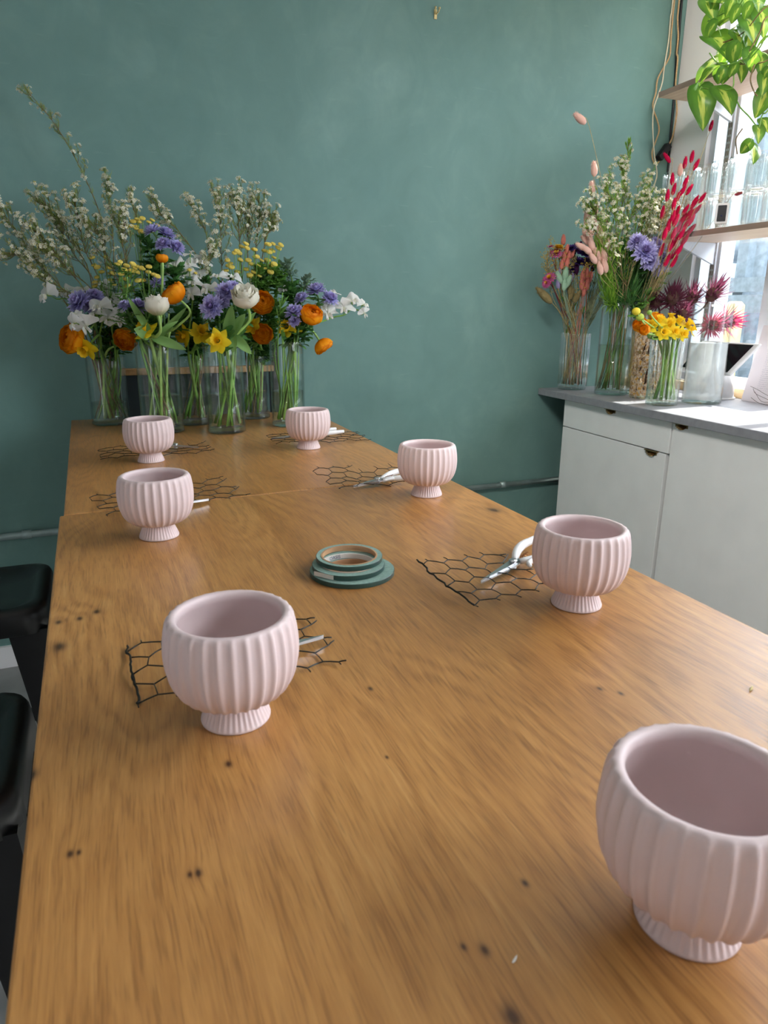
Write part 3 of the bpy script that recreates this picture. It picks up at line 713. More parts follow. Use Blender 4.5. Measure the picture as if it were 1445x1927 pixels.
# ribbed tumblers on the lower shelf, two layers
def tumbler_mesh(r=.040, h=.118, ribs=18):
    g = G(); pf = [(.0005, .004), (r * .7, .004), (r * .78, .001), (r * .86, .003), (r * .88, .010)] + [(r * (.88 + .12 * k / 8), .010 + (h - .010) * k / 8) for k in range(1, 9)]
    pf += [(r - .0025, h)] + [(r * (.88 + .12 * (8 - k) / 8) - .0028, .012 + (h - .014) * (8 - k) / 8) for k in range(1, 9)] + [(.0005, .011)]
    def md(rr, z, a): return rr + (.0015 * cos(a * ribs) if .012 < z < h - .012 and rr > r * .8 else 0)
    g.lathe(pf, 90, mod=md); return g.mesh('tumbler', m_ribglass)
tm_ = tumbler_mesh(); k_ = 0
zs = SHZ[1] + .019
for lay in range(2):
    for row in range(2):
        for c in range(7):
            P = rp(.262 + c * .084 + row * .0, SHD + .075 + row * .084, zs + lay * .1185)
            o = bpy.data.objects.new('ribbed_tumbler', tm_); scn.collection.objects.link(o); o.location = P; o.rotation_euler.z = c * .1 + lay * .05
            tag(o, 'clear ribbed glass tumbler stacked on the lower wall shelf, %s layer, %s row' % (('bottom', 'top')[lay], ('front', 'back')[row]), 'tumbler', 'ribbed tumblers, %s layer %s row' % (('bottom', 'top')[lay], ('front', 'back')[row]))
# small camera on the shelf edge
cs, cz_ = sz(1358, 402, SHD + .02); t = thing('indoor_camera', 'small white camera with dark face on lower shelf edge', 'camera', rp(cs, SHD + .02, zs))
def rrect(hw, hh, r, n=4):
    out = []
    for qx, qy, a0 in ((1, 1, 0), (-1, 1, pi / 2), (-1, -1, pi), (1, -1, 3 * pi / 2)):
        for k in range(n + 1): an = a0 + pi / 2 * k / n; out.append((qx * (hw - r) + r * cos(an), qy * (hh - r) + r * sin(an)))
    return out
def slab(g, c, xd, yd, hw, hh, r, th, mi=0):
    nd = xd.cross(yd); o = rrect(hw, hh, r); n = len(o)
    vs_ = [c + xd * x + yd * y - nd * th / 2 for x, y in o] + [c + xd * x + yd * y + nd * th / 2 for x, y in o]
    g.add(vs_, [tuple(range(n))[::-1], tuple(n + i for i in range(n))] + [(i, (i + 1) % n, n + (i + 1) % n, n + i) for i in range(n)], mi)
cc = rp(cs, SHD + .02, cz_); face = (CAM - cc); face.z *= .3; face.normalize(); xd = V((0, 0, 1)).cross(face).normalized(); yd = face.cross(xd); q = mpp(cc)
g = G(); slab(g, cc, xd, yd, 11.5 * q, 18 * q, 3 * q, .020); g.make('housing', m_snipwhite, t, bevel=.0015)
g = G(); slab(g, cc + face * .0106, xd, yd, 7.5 * q, 14 * q, 1.2 * q, .0016); fp_ = g.make('front_panel', m_blackplastic, t, smooth=False)
m_lens = pbr('camera_lens', '26306a', .1, spec=.8); g = G(); g.blob(cc + face * .0118 - yd * 4 * q, .0028, .0028, .0028); g.make('lens', m_lens, fp_)
g = G(); g.tube([rp(cs, SHD + .02, zs), rp(cs, SHD + .02, zs + .004)], .016, 16); g.tube([rp(cs, SHD + .02, zs + .004), cc - yd * 17 * q], .004, 8); g.make('stand', m_snipwhite, t)

# vases
def cyl_vase(name, label, cx, cy_, z0, r, h, water, mats=None, wall=.003, base=.012, group=None, n=56, mod=None, prof=None, rim=True):
    t = thing(name, label, 'vase', (cx, cy_, z0), group)
    gm = mats or m_glass
    g = G(); K = 10
    pr = prof or (lambda f_: 1.0)
    outer = [(r * pr(0) * .97, .0), (r * pr(0), .003)] + [(r * pr(k / K), .003 + (h - .003) * k / K) for k in range(1, K + 1)]
    inner = [(r * pr(k / K) - wall, base + (h - base) * k / K) for k in range(K, -1, -1)]
    lip = [(r * pr(1) - wall * .3, h + .0012), (r * pr(1) - wall * .7, h + .0012)]
    g.lathe(outer + lip + inner, n, (cx, cy_, z0), mod=mod); g.make('glass_wall', gm, t)
    g = G(); g.lathe([(.0005, .001), (r * pr(0) * .94, .001), (r * pr(0) * .985, .004), (r * pr(0) * .985, base * .8), (r * pr(0) - wall * 1.05, base), (.0005, base)], n, (cx, cy_, z0)); g.make('glass_base', m_base, t)
    if water:
        zw = z0 + water; g = G(); rw = lambda f_: r * pr(f_) - wall - .0006
        g.lathe([(rw(0), base + .0006), (rw(water / h * .5), water * .5), (rw(water / h), water), (rw(water / h) * .96, water - .001), (.0005, water - .001)], n, (cx, cy_, z0)); g.make('water', m_water, t)
    return t
VASE = {'A': (.046, 2.395, .0585, .212, .070), 'B': (.187, 2.185, .0620, .262, .110), 'C': (.300, 2.30, .0560, .210, .085), 'D': (.366, 2.115, .0570, .256, .115), 'E': (.503, 2.36, .0555, .208, .090), 'F': (.573, 2.165, .0530, .262, .110)}
VL = {'A': 'leftmost clear cylinder vase on the table, low and set back', 'B': 'tall clear cylinder vase behind the farthest left bowl', 'C': 'low clear cylinder vase set back between two tall ones',
      'D': 'tall clear cylinder vase at front, under the single daffodil and white tulip', 'E': 'low clear cylinder vase beside the black rack post', 'F': 'rightmost tall clear cylinder vase on the table'}
for k, (x, y, r, h, w) in VASE.items(): cyl_vase('cylinder_vase', VL[k], x, y, TZ, r, h, w, group='clear vases of fresh flowers on the table')
def cpos(px, py, r):
    p = at_z(px, py, CZ); d = V((p.x, p.y, 0)).normalized(); return (p.x + d.x * r, p.y + d.y * r)
def ribmod(n_, a): return lambda rr, z, an: rr + a * cos(an * n_)
x1, y1 = cpos(1075, 735, .060); VASE['1'] = (x1, y1, .062, .238, 0)
def p1f(f_): return 1.02 if f_ > .96 else (.93 + .07 * min(1, f_ / .12) if f_ < .12 else (1.0 if abs(f_ - .55) > .03 else .975))
cyl_vase('ribbed_vase', 'short ribbed glass vase of dried flowers next to the green wall', x1, y1, CZ, .062, .238, 0, mats=m_ribglass, prof=p1f, mod=ribmod(26, .0017), n=156)
x2, y2 = cpos(1148, 745, .066); VASE['2'] = (x2, y2, .066, .366, .200)
cyl_vase('cylinder_vase', 'tall clear cylinder vase of green stems on the counter', x2, y2, CZ, .066, .366, .200, base=.018)
x4, y4 = cpos(1243, 765, .058); VASE['4'] = (x4, y4, .058, .243, .05)
cyl_vase('ribbed_vase', 'ribbed flared glass vase holding yellow daffodils', x4, y4, CZ, .058, .243, .052, mats=m_ribglass, prof=lambda f_: .95 + .05 * f_ + .22 * max(0, f_ - .45) ** 1.6, mod=ribmod(22, .0020), n=132)
m_speck = NT('amber_speckled_glass')
def speck():
    t = m_speck; p = t.n('TexCoord').outputs['Object']
    vz = t.noise(t.n('Mapping', {'Vector': p, 'Scale': (1, 1, .5)}).outputs[0], 95, 4, .6); h2 = t.noise(p, 70, 2)
    c = t.ramp(h2, [(.35, lin('e0b25a')), (.5, lin('ece6da')), (.62, lin('c79a62')), (.75, lin('b4b8b0'))])
    a = t.n('BsdfPrincipled', {'Base Color': c, 'Roughness': .2}); b = t.n('BsdfTranslucent', {'Color': c})
    ab = t.n('MixShader', {0: .5, 1: a.outputs[0], 2: b.outputs[0]}); tr = t.n('BsdfTransparent', {'Color': (.95, .93, .9, 1)})
    f = t.ramp(vz, [(.46, (0, 0, 0)), (.52, (.85, .85, .85))])
    return t.done(t.n('MixShader', {0: f, 1: tr.outputs[0], 2: ab.outputs[0]}).outputs[0])
m_spk = speck()
x3, y3 = cpos(1199, 752, .056); x3 += .03; VASE['3'] = (x3, y3, .056, .262, 0)
cyl_vase('speckled_vase', 'amber speckled glass vase half hidden behind the daffodil vase', x3, y3, CZ, .056, .262, 0, mats=m_spk)
x5, y5 = cpos(1318, 762, .070); VASE['5'] = (x5, y5, .070, .362, .205)
m_fog = NT('cloudy_water')
def fog():
    t = m_fog; p = t.n('TexCoord').outputs['Object']; nz = t.noise(p, 14, 4)
    c = t.ramp(nz, [(.3, lin('dcdee0')), (.7, lin('f0f1f1'))])
    a = t.n('BsdfDiffuse', {'Color': c}); b = t.n('BsdfTranslucent', {'Color': c}); ab = t.n('MixShader', {0: .45, 1: a.outputs[0], 2: b.outputs[0]})
    tr = t.n('BsdfTransparent', {'Color': (.9, .92, .93, 1)})
    return t.done(t.n('MixShader', {0: t.math('MULTIPLY_ADD', nz, .25, .52), 1: tr.outputs[0], 2: ab.outputs[0]}).outputs[0])
m_fogw = fog()
t5 = cyl_vase('cylinder_vase', 'wide tall clear cylinder vase of cloudy water beside the payment stand', x5, y5, CZ, .070, .362, 0, base=.016)
g = G(); g.lathe([(.066, .0165), (.0665, .10), (.0665, .222), (.064, .221), (.0005, .221)], 48, (x5, y5, CZ)); g.make('cloudy_water', m_fogw, t5)
p6 = V((2.09, 2.30, 0)); VASE['6'] = (p6.x, p6.y, .052, .33, 0)
cyl_vase('cylinder_vase', 'clear glass vase standing behind the daffodils, dyed dried stems in it', p6.x, p6.y, CZ, .052, .335, 0)

# payment stand with tilted dark screen
ps = on_d(1352, 748, .50); t = thing('payment_stand', 'white payment stand with a dark tilted screen on counter', 'payment terminal', (ps.x, ps.y, CZ))
m_screen = pbr('dark_screen', '1a1218', .12, spec=.6, var=.02)
def PX(px, py, d): return on_d(px, py, d)
tr_, br_ = PX(1431, 646, .47), PX(1372, 706, .42); tl_ = PX(1322, 640, .53); bl_ = tl_ + (br_ - tr_)
nrm = (tr_ - tl_).cross(br_ - tr_).normalized()
if nrm.dot(CAM - tr_) < 0: nrm = -nrm
cen = (tr_ + bl_) / 2; xd = (tr_ - tl_).normalized(); yd = nrm.cross(xd).normalized(); hw = (tr_ - tl_).length / 2; hh = abs((tr_ - br_).dot(yd)) / 2
g = G(); k = [tl_, tr_, br_, bl_]; off = nrm * .012
def inset(c_, f_): m_ = sum(k, V((0, 0, 0))) / 4; return m_ + (c_ - m_) * f_
g.hexa([k[3] - off, k[2] - off, k[1] - off, k[0] - off, k[3], k[2], k[1], k[0]]); th_ = g.make('tablet_housing', m_snipwhite, t, bevel=.005)
g = G(); kk = [inset(c_, .86) + nrm * .0004 for c_ in k]; g.hexa([kk[3], kk[2], kk[1], kk[0]] + [c_ + nrm * .0012 for c_ in (kk[3], kk[2], kk[1], kk[0])]); g.make('screen', m_screen, th_, smooth=False)
g = G(); bt = [inset(c_, .72) - off for c_ in k]; bx, by = ps.x, ps.y
a0 = rp(0, 0, 0) * 0
e1, e2 = RS * .055, RD * .05; b4 = [V((bx, by, CZ)) + e1 * sx + e2 * sy for sx, sy in ((-1, 1), (1, 1), (1, -1), (-1, -1))]
c0, c1 = (br_ + bl_) / 2 - off, (tr_ + tl_) / 2 - off; xw = xd * hw * .6
up_ = [c0 - xw, c0 + xw, c1 + xw, c1 - xw]; order = sorted(up_, key=lambda p: 0)
g.tube([V((bx, by, CZ + .006)), V((bx, by, CZ + .06)), (cen - off * 1.2)], [.055, .05, .048], 20); g.make('stand_body', m_snipwhite, t)
g = G(); g.tube([V((bx, by, CZ)), V((bx, by, CZ + .006))], .060, 24); g.make('base', m_snipwhite, t)

# leaning acrylic notice with small grey print
m_notice = NT('printed_notice')
def notice():
    t = m_notice; uv = t.n('UVMap').outputs[0]; sp = t.n('SeparateXYZ', {0: uv})
    ln = t.math('FRACT', t.math('MULTIPLY', sp.outputs[1], 38.0)); words = t.noise(t.n('Mapping', {'Vector': uv, 'Scale': (60, 38, 1)}).outputs[0], 1.0, 1)
    m = t.math('MULTIPLY', t.math('LESS_THAN', ln, .4), t.math('GREATER_THAN', words, .45))
    ins = t.math('MULTIPLY', t.math('GREATER_THAN', sp.outputs[0], .25), t.math('MULTIPLY', t.math('GREATER_THAN', sp.outputs[1], .16), t.math('LESS_THAN', sp.outputs[1], .86)))
    c = t.mix(t.math('MULTIPLY', m, ins), lin('e6dfe4'), lin('cdc8d2'))
    return t.done(t.n('BsdfPrincipled', {'Base Color': c, 'Roughness': .35}).outputs[0])
m_not = notice()
n0, n1 = PX(1396, 742, .53), PX(1437, 612, .575); n0.z = CZ + .0005
g = G(); wv = RS * .22; th = RD * .004
g.hexa([n0, n0 + wv, n0 + wv + th, n0 + th, n1, n1 + wv, n1 + wv + th, n1 + th]); g.uv = [(0, 0), (1, 0), (1, 0), (0, 0), (0, 1), (1, 1), (1, 1), (0, 1)]
tag(g.make('leaning_notice', m_not, smooth=False), 'white printed notice leaning against the window at the right edge', 'sign')
# dry twigs on the counter
t = thing('dry_twigs', 'thin dark dry twigs lying on the counter in front of notice', 'twigs', on_d(1430, 755, .42))
for pl in ([(1412, 727, .47), (1425, 733, .44), (1440, 742, .42), (1462, 752, .40)], [(1413, 748, .42), (1425, 757, .40), (1440, 762, .40), (1465, 765, .38)], [(1420, 737, .45), (1432, 755, .41), (1450, 757, .40)], [(1417, 731, .46), (1422, 741, .44), (1445, 752, .42)]):
    pts = [on_d(*p) for p in pl]; pts = [V((p.x, p.y, max(p.z, CZ + .004))) for p in pts]; g = G(); g.tube(spline(pts, 3), .0008, 5); g.make('twig', m_dark_twig, t)
# ================================================================== FLOWER MATERIALS
p_orange = petal('orange_petal', [(0, 'dd7a02'), (.45, 'fba106'), (.88, 'ffb81c'), (.98, 'e98a04')], .45)
p_orange2 = petal('orange_inner_petal', [(0, 'd06c02'), (.8, 'fba80e'), (.97, 'dc8204')], .4)
p_yellow = petal('daffodil_petal', [(0, 'f5d21c'), (1, 'ffe83a')], .4, streak=8); p_trumpet = petal('daffodil_trumpet', [(0, 'f3c012'), (1, 'ffd62c')], .35, streak=14)
p_white = petal('white_petal', [(0, 'dfe4c8'), (.3, 'f1f0ea'), (1, 'f8f6f4')], .35, streak=8); p_cream = petal('cream_tulip_petal', [(0, 'b9c98e'), (.3, 'eae6cf'), (1, 'f4f0e2')], .3, streak=10)
p_lav = petal('lavender_petal', [(0, '8d80c4'), (.5, 'ada6dd'), (1, 'cfcaf2')], .3); p_lavd = petal('lavender_centre', [(0, '8470b4'), (1, 'a796d0')], .2)
p_wax = petal('waxflower_petal', [(0, 'b5b87c'), (.40, 'e6e2cc'), (1, 'f5f2e9')], .3); p_waxc = pbr('waxflower_centre', 'b9b06a', .6)
p_leaf = petal('leaf_green', [(0, '5f9140'), (1, '7fb152')], .25, streak=10); p_leafd = petal('leaf_dark', [(0, '3c6a34'), (1, '578c46')], .25, streak=8)
p_tulipleaf = petal('tulip_leaf', [(0, '6f9a50'), (1, '8ab268')], .25, streak=14); p_needle = petal('wax_needle', [(0, '7a8a48'), (1, '9aa95a')], .3)
p_needle_sunlit = petal('sunlit_needle', [(0, '5f8e36'), (1, '9cc444')], .4); p_euca = petal('grey_green_leaf', [(0, '5e7a63'), (1, '87a08a')], .2)  # lime of the needles has the sunlight put into its colour
p_button = pbr('button_yellow', 'e2c95c', .8, var=.12, scale=600, bump=.3); p_buttong = pbr('button_rim', 'a9b053', .8)
p_bud = pbr('green_bud', '9fb03c', .6); p_calyx = pbr('calyx_green', '7da043', .5)
def fuzz(name, c): return pbr(name, c, .95, var=.10, scale=350, bump=.5, spec=.1)
f_peach, f_pale, f_crim, f_mint, f_lilac, f_tan, f_coral = fuzz('peach_fluff', 'dca392'), fuzz('pale_pink_fluff', 'e9bdae'), fuzz('crimson_fluff', 'c01545'), fuzz('mint_fluff', 'a9ccb0'), fuzz('lilac_fluff', '9d92bb'), fuzz('tan_fluff', '8f8058'), fuzz('coral_fluff', 'dd8577')
p_purple = petal('purple_statice', [(0, '2d1d55'), (1, '4a2f7c')], .2); p_mag = petal('magenta_straw', [(0, 'e7a6c4'), (1, 'c33a86')], .2); p_ystraw = petal('yellow_straw', [(0, 'd58a10'), (1, 'e8b82a')], .2)
p_prot = petal('burgundy_bract', [(0, '7c5058'), (.6, '74394e'), (1, '572a40')], .4); p_protp = petal('pink_bract', [(0, 'c98a92'), (.6, 'c2456a'), (1, '8a2c50')], .5); p_cone = pbr('protea_cone', '6b4c42', .9, var=.2, scale=200, bump=.6)
p_oat = petal('sage_grass', [(0, '7c8465'), (1, 'a3a985')], .3)

# ================================================================== FLOWER HEADS (unit size, facing +Z)
def head_ranunculus(seed, openness=1.0):
    R_ = random.Random(seed); g = G(); L = 12
    for i in range(L):
        f = i / (L - 1); Ri = .14 + .86 * f ** .9; n = 3 + int(4 * f); top = radians(8 + 62 * f ** 1.6 * openness)
        for k in range(n):
            a0 = 2 * pi * (k / n) + i * 1.1 + R_.uniform(-.1, .1); hw = pi / n * 1.35; te = top + R_.uniform(-.12, .12); ph = R_.uniform(0, 6)
            def fn(u, v, a0=a0, hw=hw, te=te, Ri=Ri, ph=ph, f=f):
                w = (2 * u - 1); th = pi * .93 + (te - pi * .93) * v
                th += .22 * abs(w) ** 2.2 * v
                a = a0 + w * hw * (.45 + .55 * sin(min(1, v * 1.5) * pi / 2)); rr = Ri * (1 + .05 * v * sin(w * 5 + ph) + .09 * v ** 4 * f)
                return V((rr * sin(th) * cos(a), rr * sin(th) * sin(a), rr * cos(th) * .80 - .0))
            g.grid(fn, 6, 7, 0 if i > 3 else 1)
    g.blob((0, 0, -.72), .28, .28, .1, 8, 4, 2); return g.mesh('bloom', [p_orange, p_orange2, p_calyx])
def head_tulip(seed):
    R_ = random.Random(seed); g = G()
    for i in range(5):
        f = i / 4; Ri = .34 + .60 * f; n = 4 + (i > 1)
        for k in range(n):
            a0 = 2 * pi * k / n + i * .9; ht = 1.05 - .18 * f + R_.uniform(-.12, .12); hw = pi / n * 1.3; ph = R_.uniform(0, 6); fl = R_.uniform(-.05, .16) * f
            def fn(u, v, a0=a0, hw=hw, Ri=Ri, ht=ht, ph=ph, fl=fl):
                w = 2 * u - 1; prof = sin(min(1, v * 1.25 + .12) * pi * .62) ; r = Ri * (.22 + .82 * prof) + fl * v ** 3 + .05 * v * v * sin(w * 4 + ph)
                a = a0 + w * hw * (sin((.12 + .74 * v) * pi) ** .42)
                z = -.75 + ht * 1.45 * v - .12 * abs(w) ** 2.4 * v + .05 * v * sin(w * 6 + ph)
                return V((r * cos(a), r * sin(a), z))
            g.grid(fn, 7, 8)
    return g.mesh('bloom', p_cream)
def head_chrys(seed, n=130):
    R_ = random.Random(seed); g = G()
    for i in range(n):
        f = ((i + .5) / n) ** .75; a = i * 2.39996 + R_.uniform(-.15, .15); el = radians(84 - 92 * f + R_.uniform(-9, 9)); L = (.48 + .52 * f) * R_.uniform(.86, 1.08); w = .085 * R_.uniform(.8, 1.2)
        d = V((cos(a) * cos(el), sin(a) * cos(el), sin(el))); sd = V((-sin(a), cos(a), 0)); up = sd.cross(d) * -1; cv = R_.uniform(-.05, .16)
        def fn(u, v, d=d, sd=sd, up=up, L=L, w=w, cv=cv):
            ww = w * (.55 + .9 * sin(min(1, v * 1.05) * pi * .86) ** .7) * (2 * u - 1) * (1 if v < .97 else .3)
            return d * (L * (.06 + .94 * v)) + sd * ww + up * (cv * v * v + .03 * (1 - (2 * u - 1) ** 2) * -1) + V((0, 0, -.12))
        g.grid(fn, 2, 4, 0 if f > .3 else 1)
    g.blob((0, 0, -.16), .24, .24, .14, 10, 6, 2); return g.mesh('bloom', [p_lav, p_lavd, p_calyx])
def heads_daffodil(seed):
    R_ = random.Random(seed); g = G()
    for k in range(6):
        a = k * pi / 3 + R_.uniform(-.08, .08); back = R_.uniform(-.12, .22); tw = R_.uniform(-.25, .25)
        d = V((cos(a), sin(a), 0)); sd = V((-sin(a), cos(a), 0)); o = .02 if k % 2 else -.03
        def fn(u, v, d=d, sd=sd, back=back, tw=tw, o=o):
            w = 2 * u - 1; wd_ = .33 * (sin((v * .93 + .07) ** .85 * pi) ** .8) + .02 * (1 - v)
            return d * (.1 + .92 * v) + sd * (w * wd_) + V((0, 0, o + back * v * v - .10 * w * w * wd_ * 2 + tw * w * v * .3 + .03 * sin(v * 7)))
        g.grid(fn, 6, 8)
    t = G()
    def fn(u, v):
        a = 2 * pi * u; r = .20 + .10 * v + .16 * max(0, v - .72) / .28 * (1 + .22 * sin(a * 9 + seed)); return V((r * cos(a), r * sin(a), .02 + .58 * v + .03 * sin(a * 9) * (v > .8)))
    t.grid(fn, 40, 7, close=True)
    for k in range(6): t.tube([(.05 * cos(k), .05 * sin(k), 0), (.09 * cos(k), .09 * sin(k), .40)], .02, 5)
    b = G(); b.tube([(0, 0, .05), (0, 0, -.25), (0, 0, -.45)], [.15, .09, .06], 8); 
    for q, src in ((0, g), (1, t), (2, b)): pass
    return g.mesh('petals', p_yellow), t.mesh('trumpet', p_trumpet), b.mesh('flower_tube', p_calyx)
def head_sweetpea(seed):
    R_ = random.Random(seed); g = G(); ph = R_.uniform(0, 6)
    def std(u, v):
        a = (u - .5) * 3.3; r = v * (1.0 + .10 * sin(a * 5 + ph) * v + .05 * sin(a * 9 + ph)); 
        return V((r * sin(a) * 1.05, r * cos(a) * .95, .05 - .28 * v * v + .14 * v * sin(a * 4 + ph) + .08 * v * sin(a * 7)))
    g.grid(std, 22, 6)
    for s_ in (-1, 1):
        def wing(u, v, s_=s_):
            w = 2 * u - 1; wd_ = .36 * sin((v * .9 + .1) * pi) ** .7
            return V((s_ * (.06 + .28 * v + .15 * w * wd_), -.05 - .45 * v + w * wd_ * .75, .30 + .30 * sin(v * pi * .8) + .06 * sin(w * 5 + ph)))
        g.grid(wing, 6, 6)
    g.blob((0, -.12, .26), .10, .22, .16, 8, 6, 1); g.blob((0, .0, -.12), .13, .13, .20, 8, 5, 2)
    return g.mesh('blossom', [p_white, p_cream, p_calyx])
def head_button():
    g = G(); g.lathe([(.0005, .28), (.18, .32), (.42, .42), (.72, .42), (.93, .26), (1.0, .05), (.94, -.15)], 20); g.lathe([(.94, -.15), (.7, -.32), (.3, -.45), (.0005, -.5)], 20, mi=1); return g.mesh('flower_head', [p_button, p_buttong])
def head_bunny(seed, mat):
    R_ = random.Random(seed); g = G()
    g.lathe([(.0005, -1), (.22, -.92), (.42, -.6), (.48, -.2), (.44, .2), (.32, .62), (.16, .9), (.0005, 1.05)], 16)
    for k in range(170):
        v = R_.uniform(-.9, .95); a = R_.uniform(0, 2 * pi); r = .46 * sqrt(max(.02, 1 - (v * .98) ** 2)); p = V((r * cos(a), r * sin(a), v)); d = V((cos(a), sin(a), 1.3)).normalized(); s_ = V((-sin(a), cos(a), 0)) * .035
        g.add([p - s_, p + s_, p + d * .24], [(0, 1, 2)])
    return g.mesh('fluffy_head', mat)
def head_straw(m1, m2, seed):
    R_ = random.Random(seed); g = G()
    for i in range(5):
        f = i / 4; n = 10 + i
        for k in range(n):
            a = 2 * pi * k / n + i * .4; el = radians(75 - 72 * f); L = .35 + .62 * f; d = V((cos(a) * cos(el), sin(a) * cos(el), sin(el))); sd = V((-sin(a), cos(a), 0))
            g.grid(lambda u, v, d=d, sd=sd, L=L: d * (L * v) + sd * ((2 * u - 1) * .15 * sin((.15 + .8 * v) * pi)), 2, 3, 0 if i > 1 else 1)
    return g.mesh('bloom', [m1, m2])
def head_protea(seed, m):
    R_ = random.Random(seed); g = G()
    g.lathe([(.0005, -.45), (.22, -.35), (.34, -.05), (.30, .25), (.16, .45), (.0005, .52)], 16, mi=1)
    for i in range(85):
        f = (i + .5) / 85; a = i * 2.39996; el = radians(78 - 95 * f + R_.uniform(-14, 14)); L = R_.uniform(.62, 1.12); d = V((cos(a) * cos(el), sin(a) * cos(el), sin(el))); sd = V((-sin(a), cos(a), 0)); cv = R_.uniform(0, .28)
        g.grid(lambda u, v, d=d, sd=sd, L=L, cv=cv: d * (.12 + L * v) + sd * ((2 * u - 1) * .070 * (1 - v) ** .5 + .0) + V((0, 0, cv * v * v - .15)), 1, 4, 0)
    return g.mesh('bloom', [m, p_cone])
def leaf_sheet(g, p, d, L, w, up=None, curl=.2, mi=0, tip=1.0, fold=.25, wave=0):
    d = V(d).normalized(); up = V(up or (0, 0, 1)); sd = d.cross(up); sd = sd.normalized() if sd.length > .05 else V((1, 0, 0)); nn = sd.cross(d)
    def fn(u, v):
        q = 2 * u - 1; ww = w * sin((v * .94 + .06) ** tip * pi) ** .75; return V(p) + d * (L * v) + sd * (q * ww) + nn * (-curl * L * v * v + fold * abs(q) * ww + wave * ww * sin(v * 9 + q * 2))
    g.grid(fn, 4, 8, mi)
RAN = [head_ranunculus(i, 1.0) for i in range(2)] + [head_ranunculus(5, .7)]
TUL = [head_tulip(i) for i in range(2)]; CHR = [head_chrys(i) for i in range(3)]; DAF = [heads_daffodil(i) for i in range(3)]; SWP = [head_sweetpea(i) for i in range(3)]
BUT = head_button(); PRO = [head_protea(i, p_prot) for i in range(2)] + [head_protea(9, p_protp)]
BUN = {k: head_bunny(i, m) for i, (k, m) in enumerate(dict(peach=f_peach, pale=f_pale, crim=f_crim, mint=f_mint, lilac=f_lilac, tan=f_tan, coral=f_coral, plum=fuzz('plum_fluff', '4a2347')).items())}
STR = {'mag': head_straw(p_mag, p_ystraw, 1), 'yel': head_straw(p_ystraw, p_ystraw, 2), 'pur': head_straw(p_purple, p_purple, 3)}

# ================================================================== STEM PATHS
def face(a, b, c): return (RGT * a + UPV * b - FWD * c).normalized()
def vase_pts(vk, tgt, spread=.62, ztop=None, swap=True):
    x, y, r, h, w = VASE[vk]; z0 = TZ if vk.isalpha() else CZ
    d = V((tgt.x - x, tgt.y - y, 0)); L = d.length; d = d.normalized() if L > 1e-4 else V((1, 0, 0)); n_ = V((-d.y, d.x, 0))
    o1 = min(r * spread, L * .8 + r * .1) * U(.55, 1.15); j = U(-.75, .75) * r
    o1 = min(o1, r * .72); j = max(-1, min(1, j / (r * .75))) * sqrt(max(0, (r * .78) ** 2 - o1 * o1))
    p1 = V((x, y, z0 + h)) + d * o1 + n_ * j
    a_ = U(0, 2 * pi); q_ = r * sqrt(U(.12, .62)); p0 = V((x, y, z0 + .022)) + d * (q_ * cos(a_) - r * .14) + n_ * (q_ * sin(a_) - j * .15)
    return p0, p1
def head_pt(vk, px, py, dy): return at_y(px, py, VASE[vk][1] + dy)
def stem_to(vk, H, hd, back=.03, bow=.0, spread=.62):
    p0, p1 = vase_pts(vk, H, spread); e = H - hd * back * .3; pre = H - hd * back * 1.6
    mid = p1.lerp(pre, .5) + V((0, 0, bow)); return spline([p0, p1, mid, pre, e], 5)
GT = 'fresh cut flowers in the table vases'
def stem_obj(t, path, r, mat):
    g = G(); n = len(path); g.tube(path, [r * 1.25 * (1.05 - .25 * i / n) for i in range(n)], 7); return g.make('stem', mat, t)
def base_loc(path): p = path[0]; return (p.x, p.y, p.z)
def one(name, cat, label, vk, px, py, dy, rpx, fc, heads, sr=.0032, smat=None, back=.03, bow=0, grp=None, leaves=None, roll=None):
    H = head_pt(vk, px, py, dy); R = rpx * mpp(H); hd = face(*fc); path = stem_to(vk, H, hd, R * 1.2, bow)
    t = thing(name, label, cat, base_loc(path), grp); stem_obj(t, path, sr, smat or m_stem)
    for nm, me in heads: inst(nm, me, t, H, hd, R, roll if roll is not None else U(0, 6))
    if leaves: leaves(t, path, H)
    return t
def ranunculus(label, vk, px, py, dy, rpx, fc, k=0, **kw): return one('orange_ranunculus', 'ranunculus', label, vk, px, py, dy, rpx, fc, [('bloom', RAN[k])], .0030, m_stem_pale, grp='orange ranunculus in the table vases', **kw)
def daffodil(label, vk, px, py, dy, rpx, fc, k=0, grp='daffodils in the table vases', **kw):
    return one('daffodil', 'daffodil', label, vk, px, py, dy, rpx, fc, list(zip(('petals', 'trumpet', 'flower_tube'), DAF[k])), .0034, m_stem, grp=grp, **kw)
def tulip_leaves(spec):
    def fn(t, path, H):
        for (f_, px, py, w, cu) in spec:
            p = path[int(f_ * (len(path) - 1))]; e = at_y(px, py, p.y - .03); d = e - p; g = G(); leaf_sheet(g, p, d, d.length, w, up=-FWD, curl=cu, fold=.3, wave=.15); g.make('leaf', p_tulipleaf, t)
    return fn
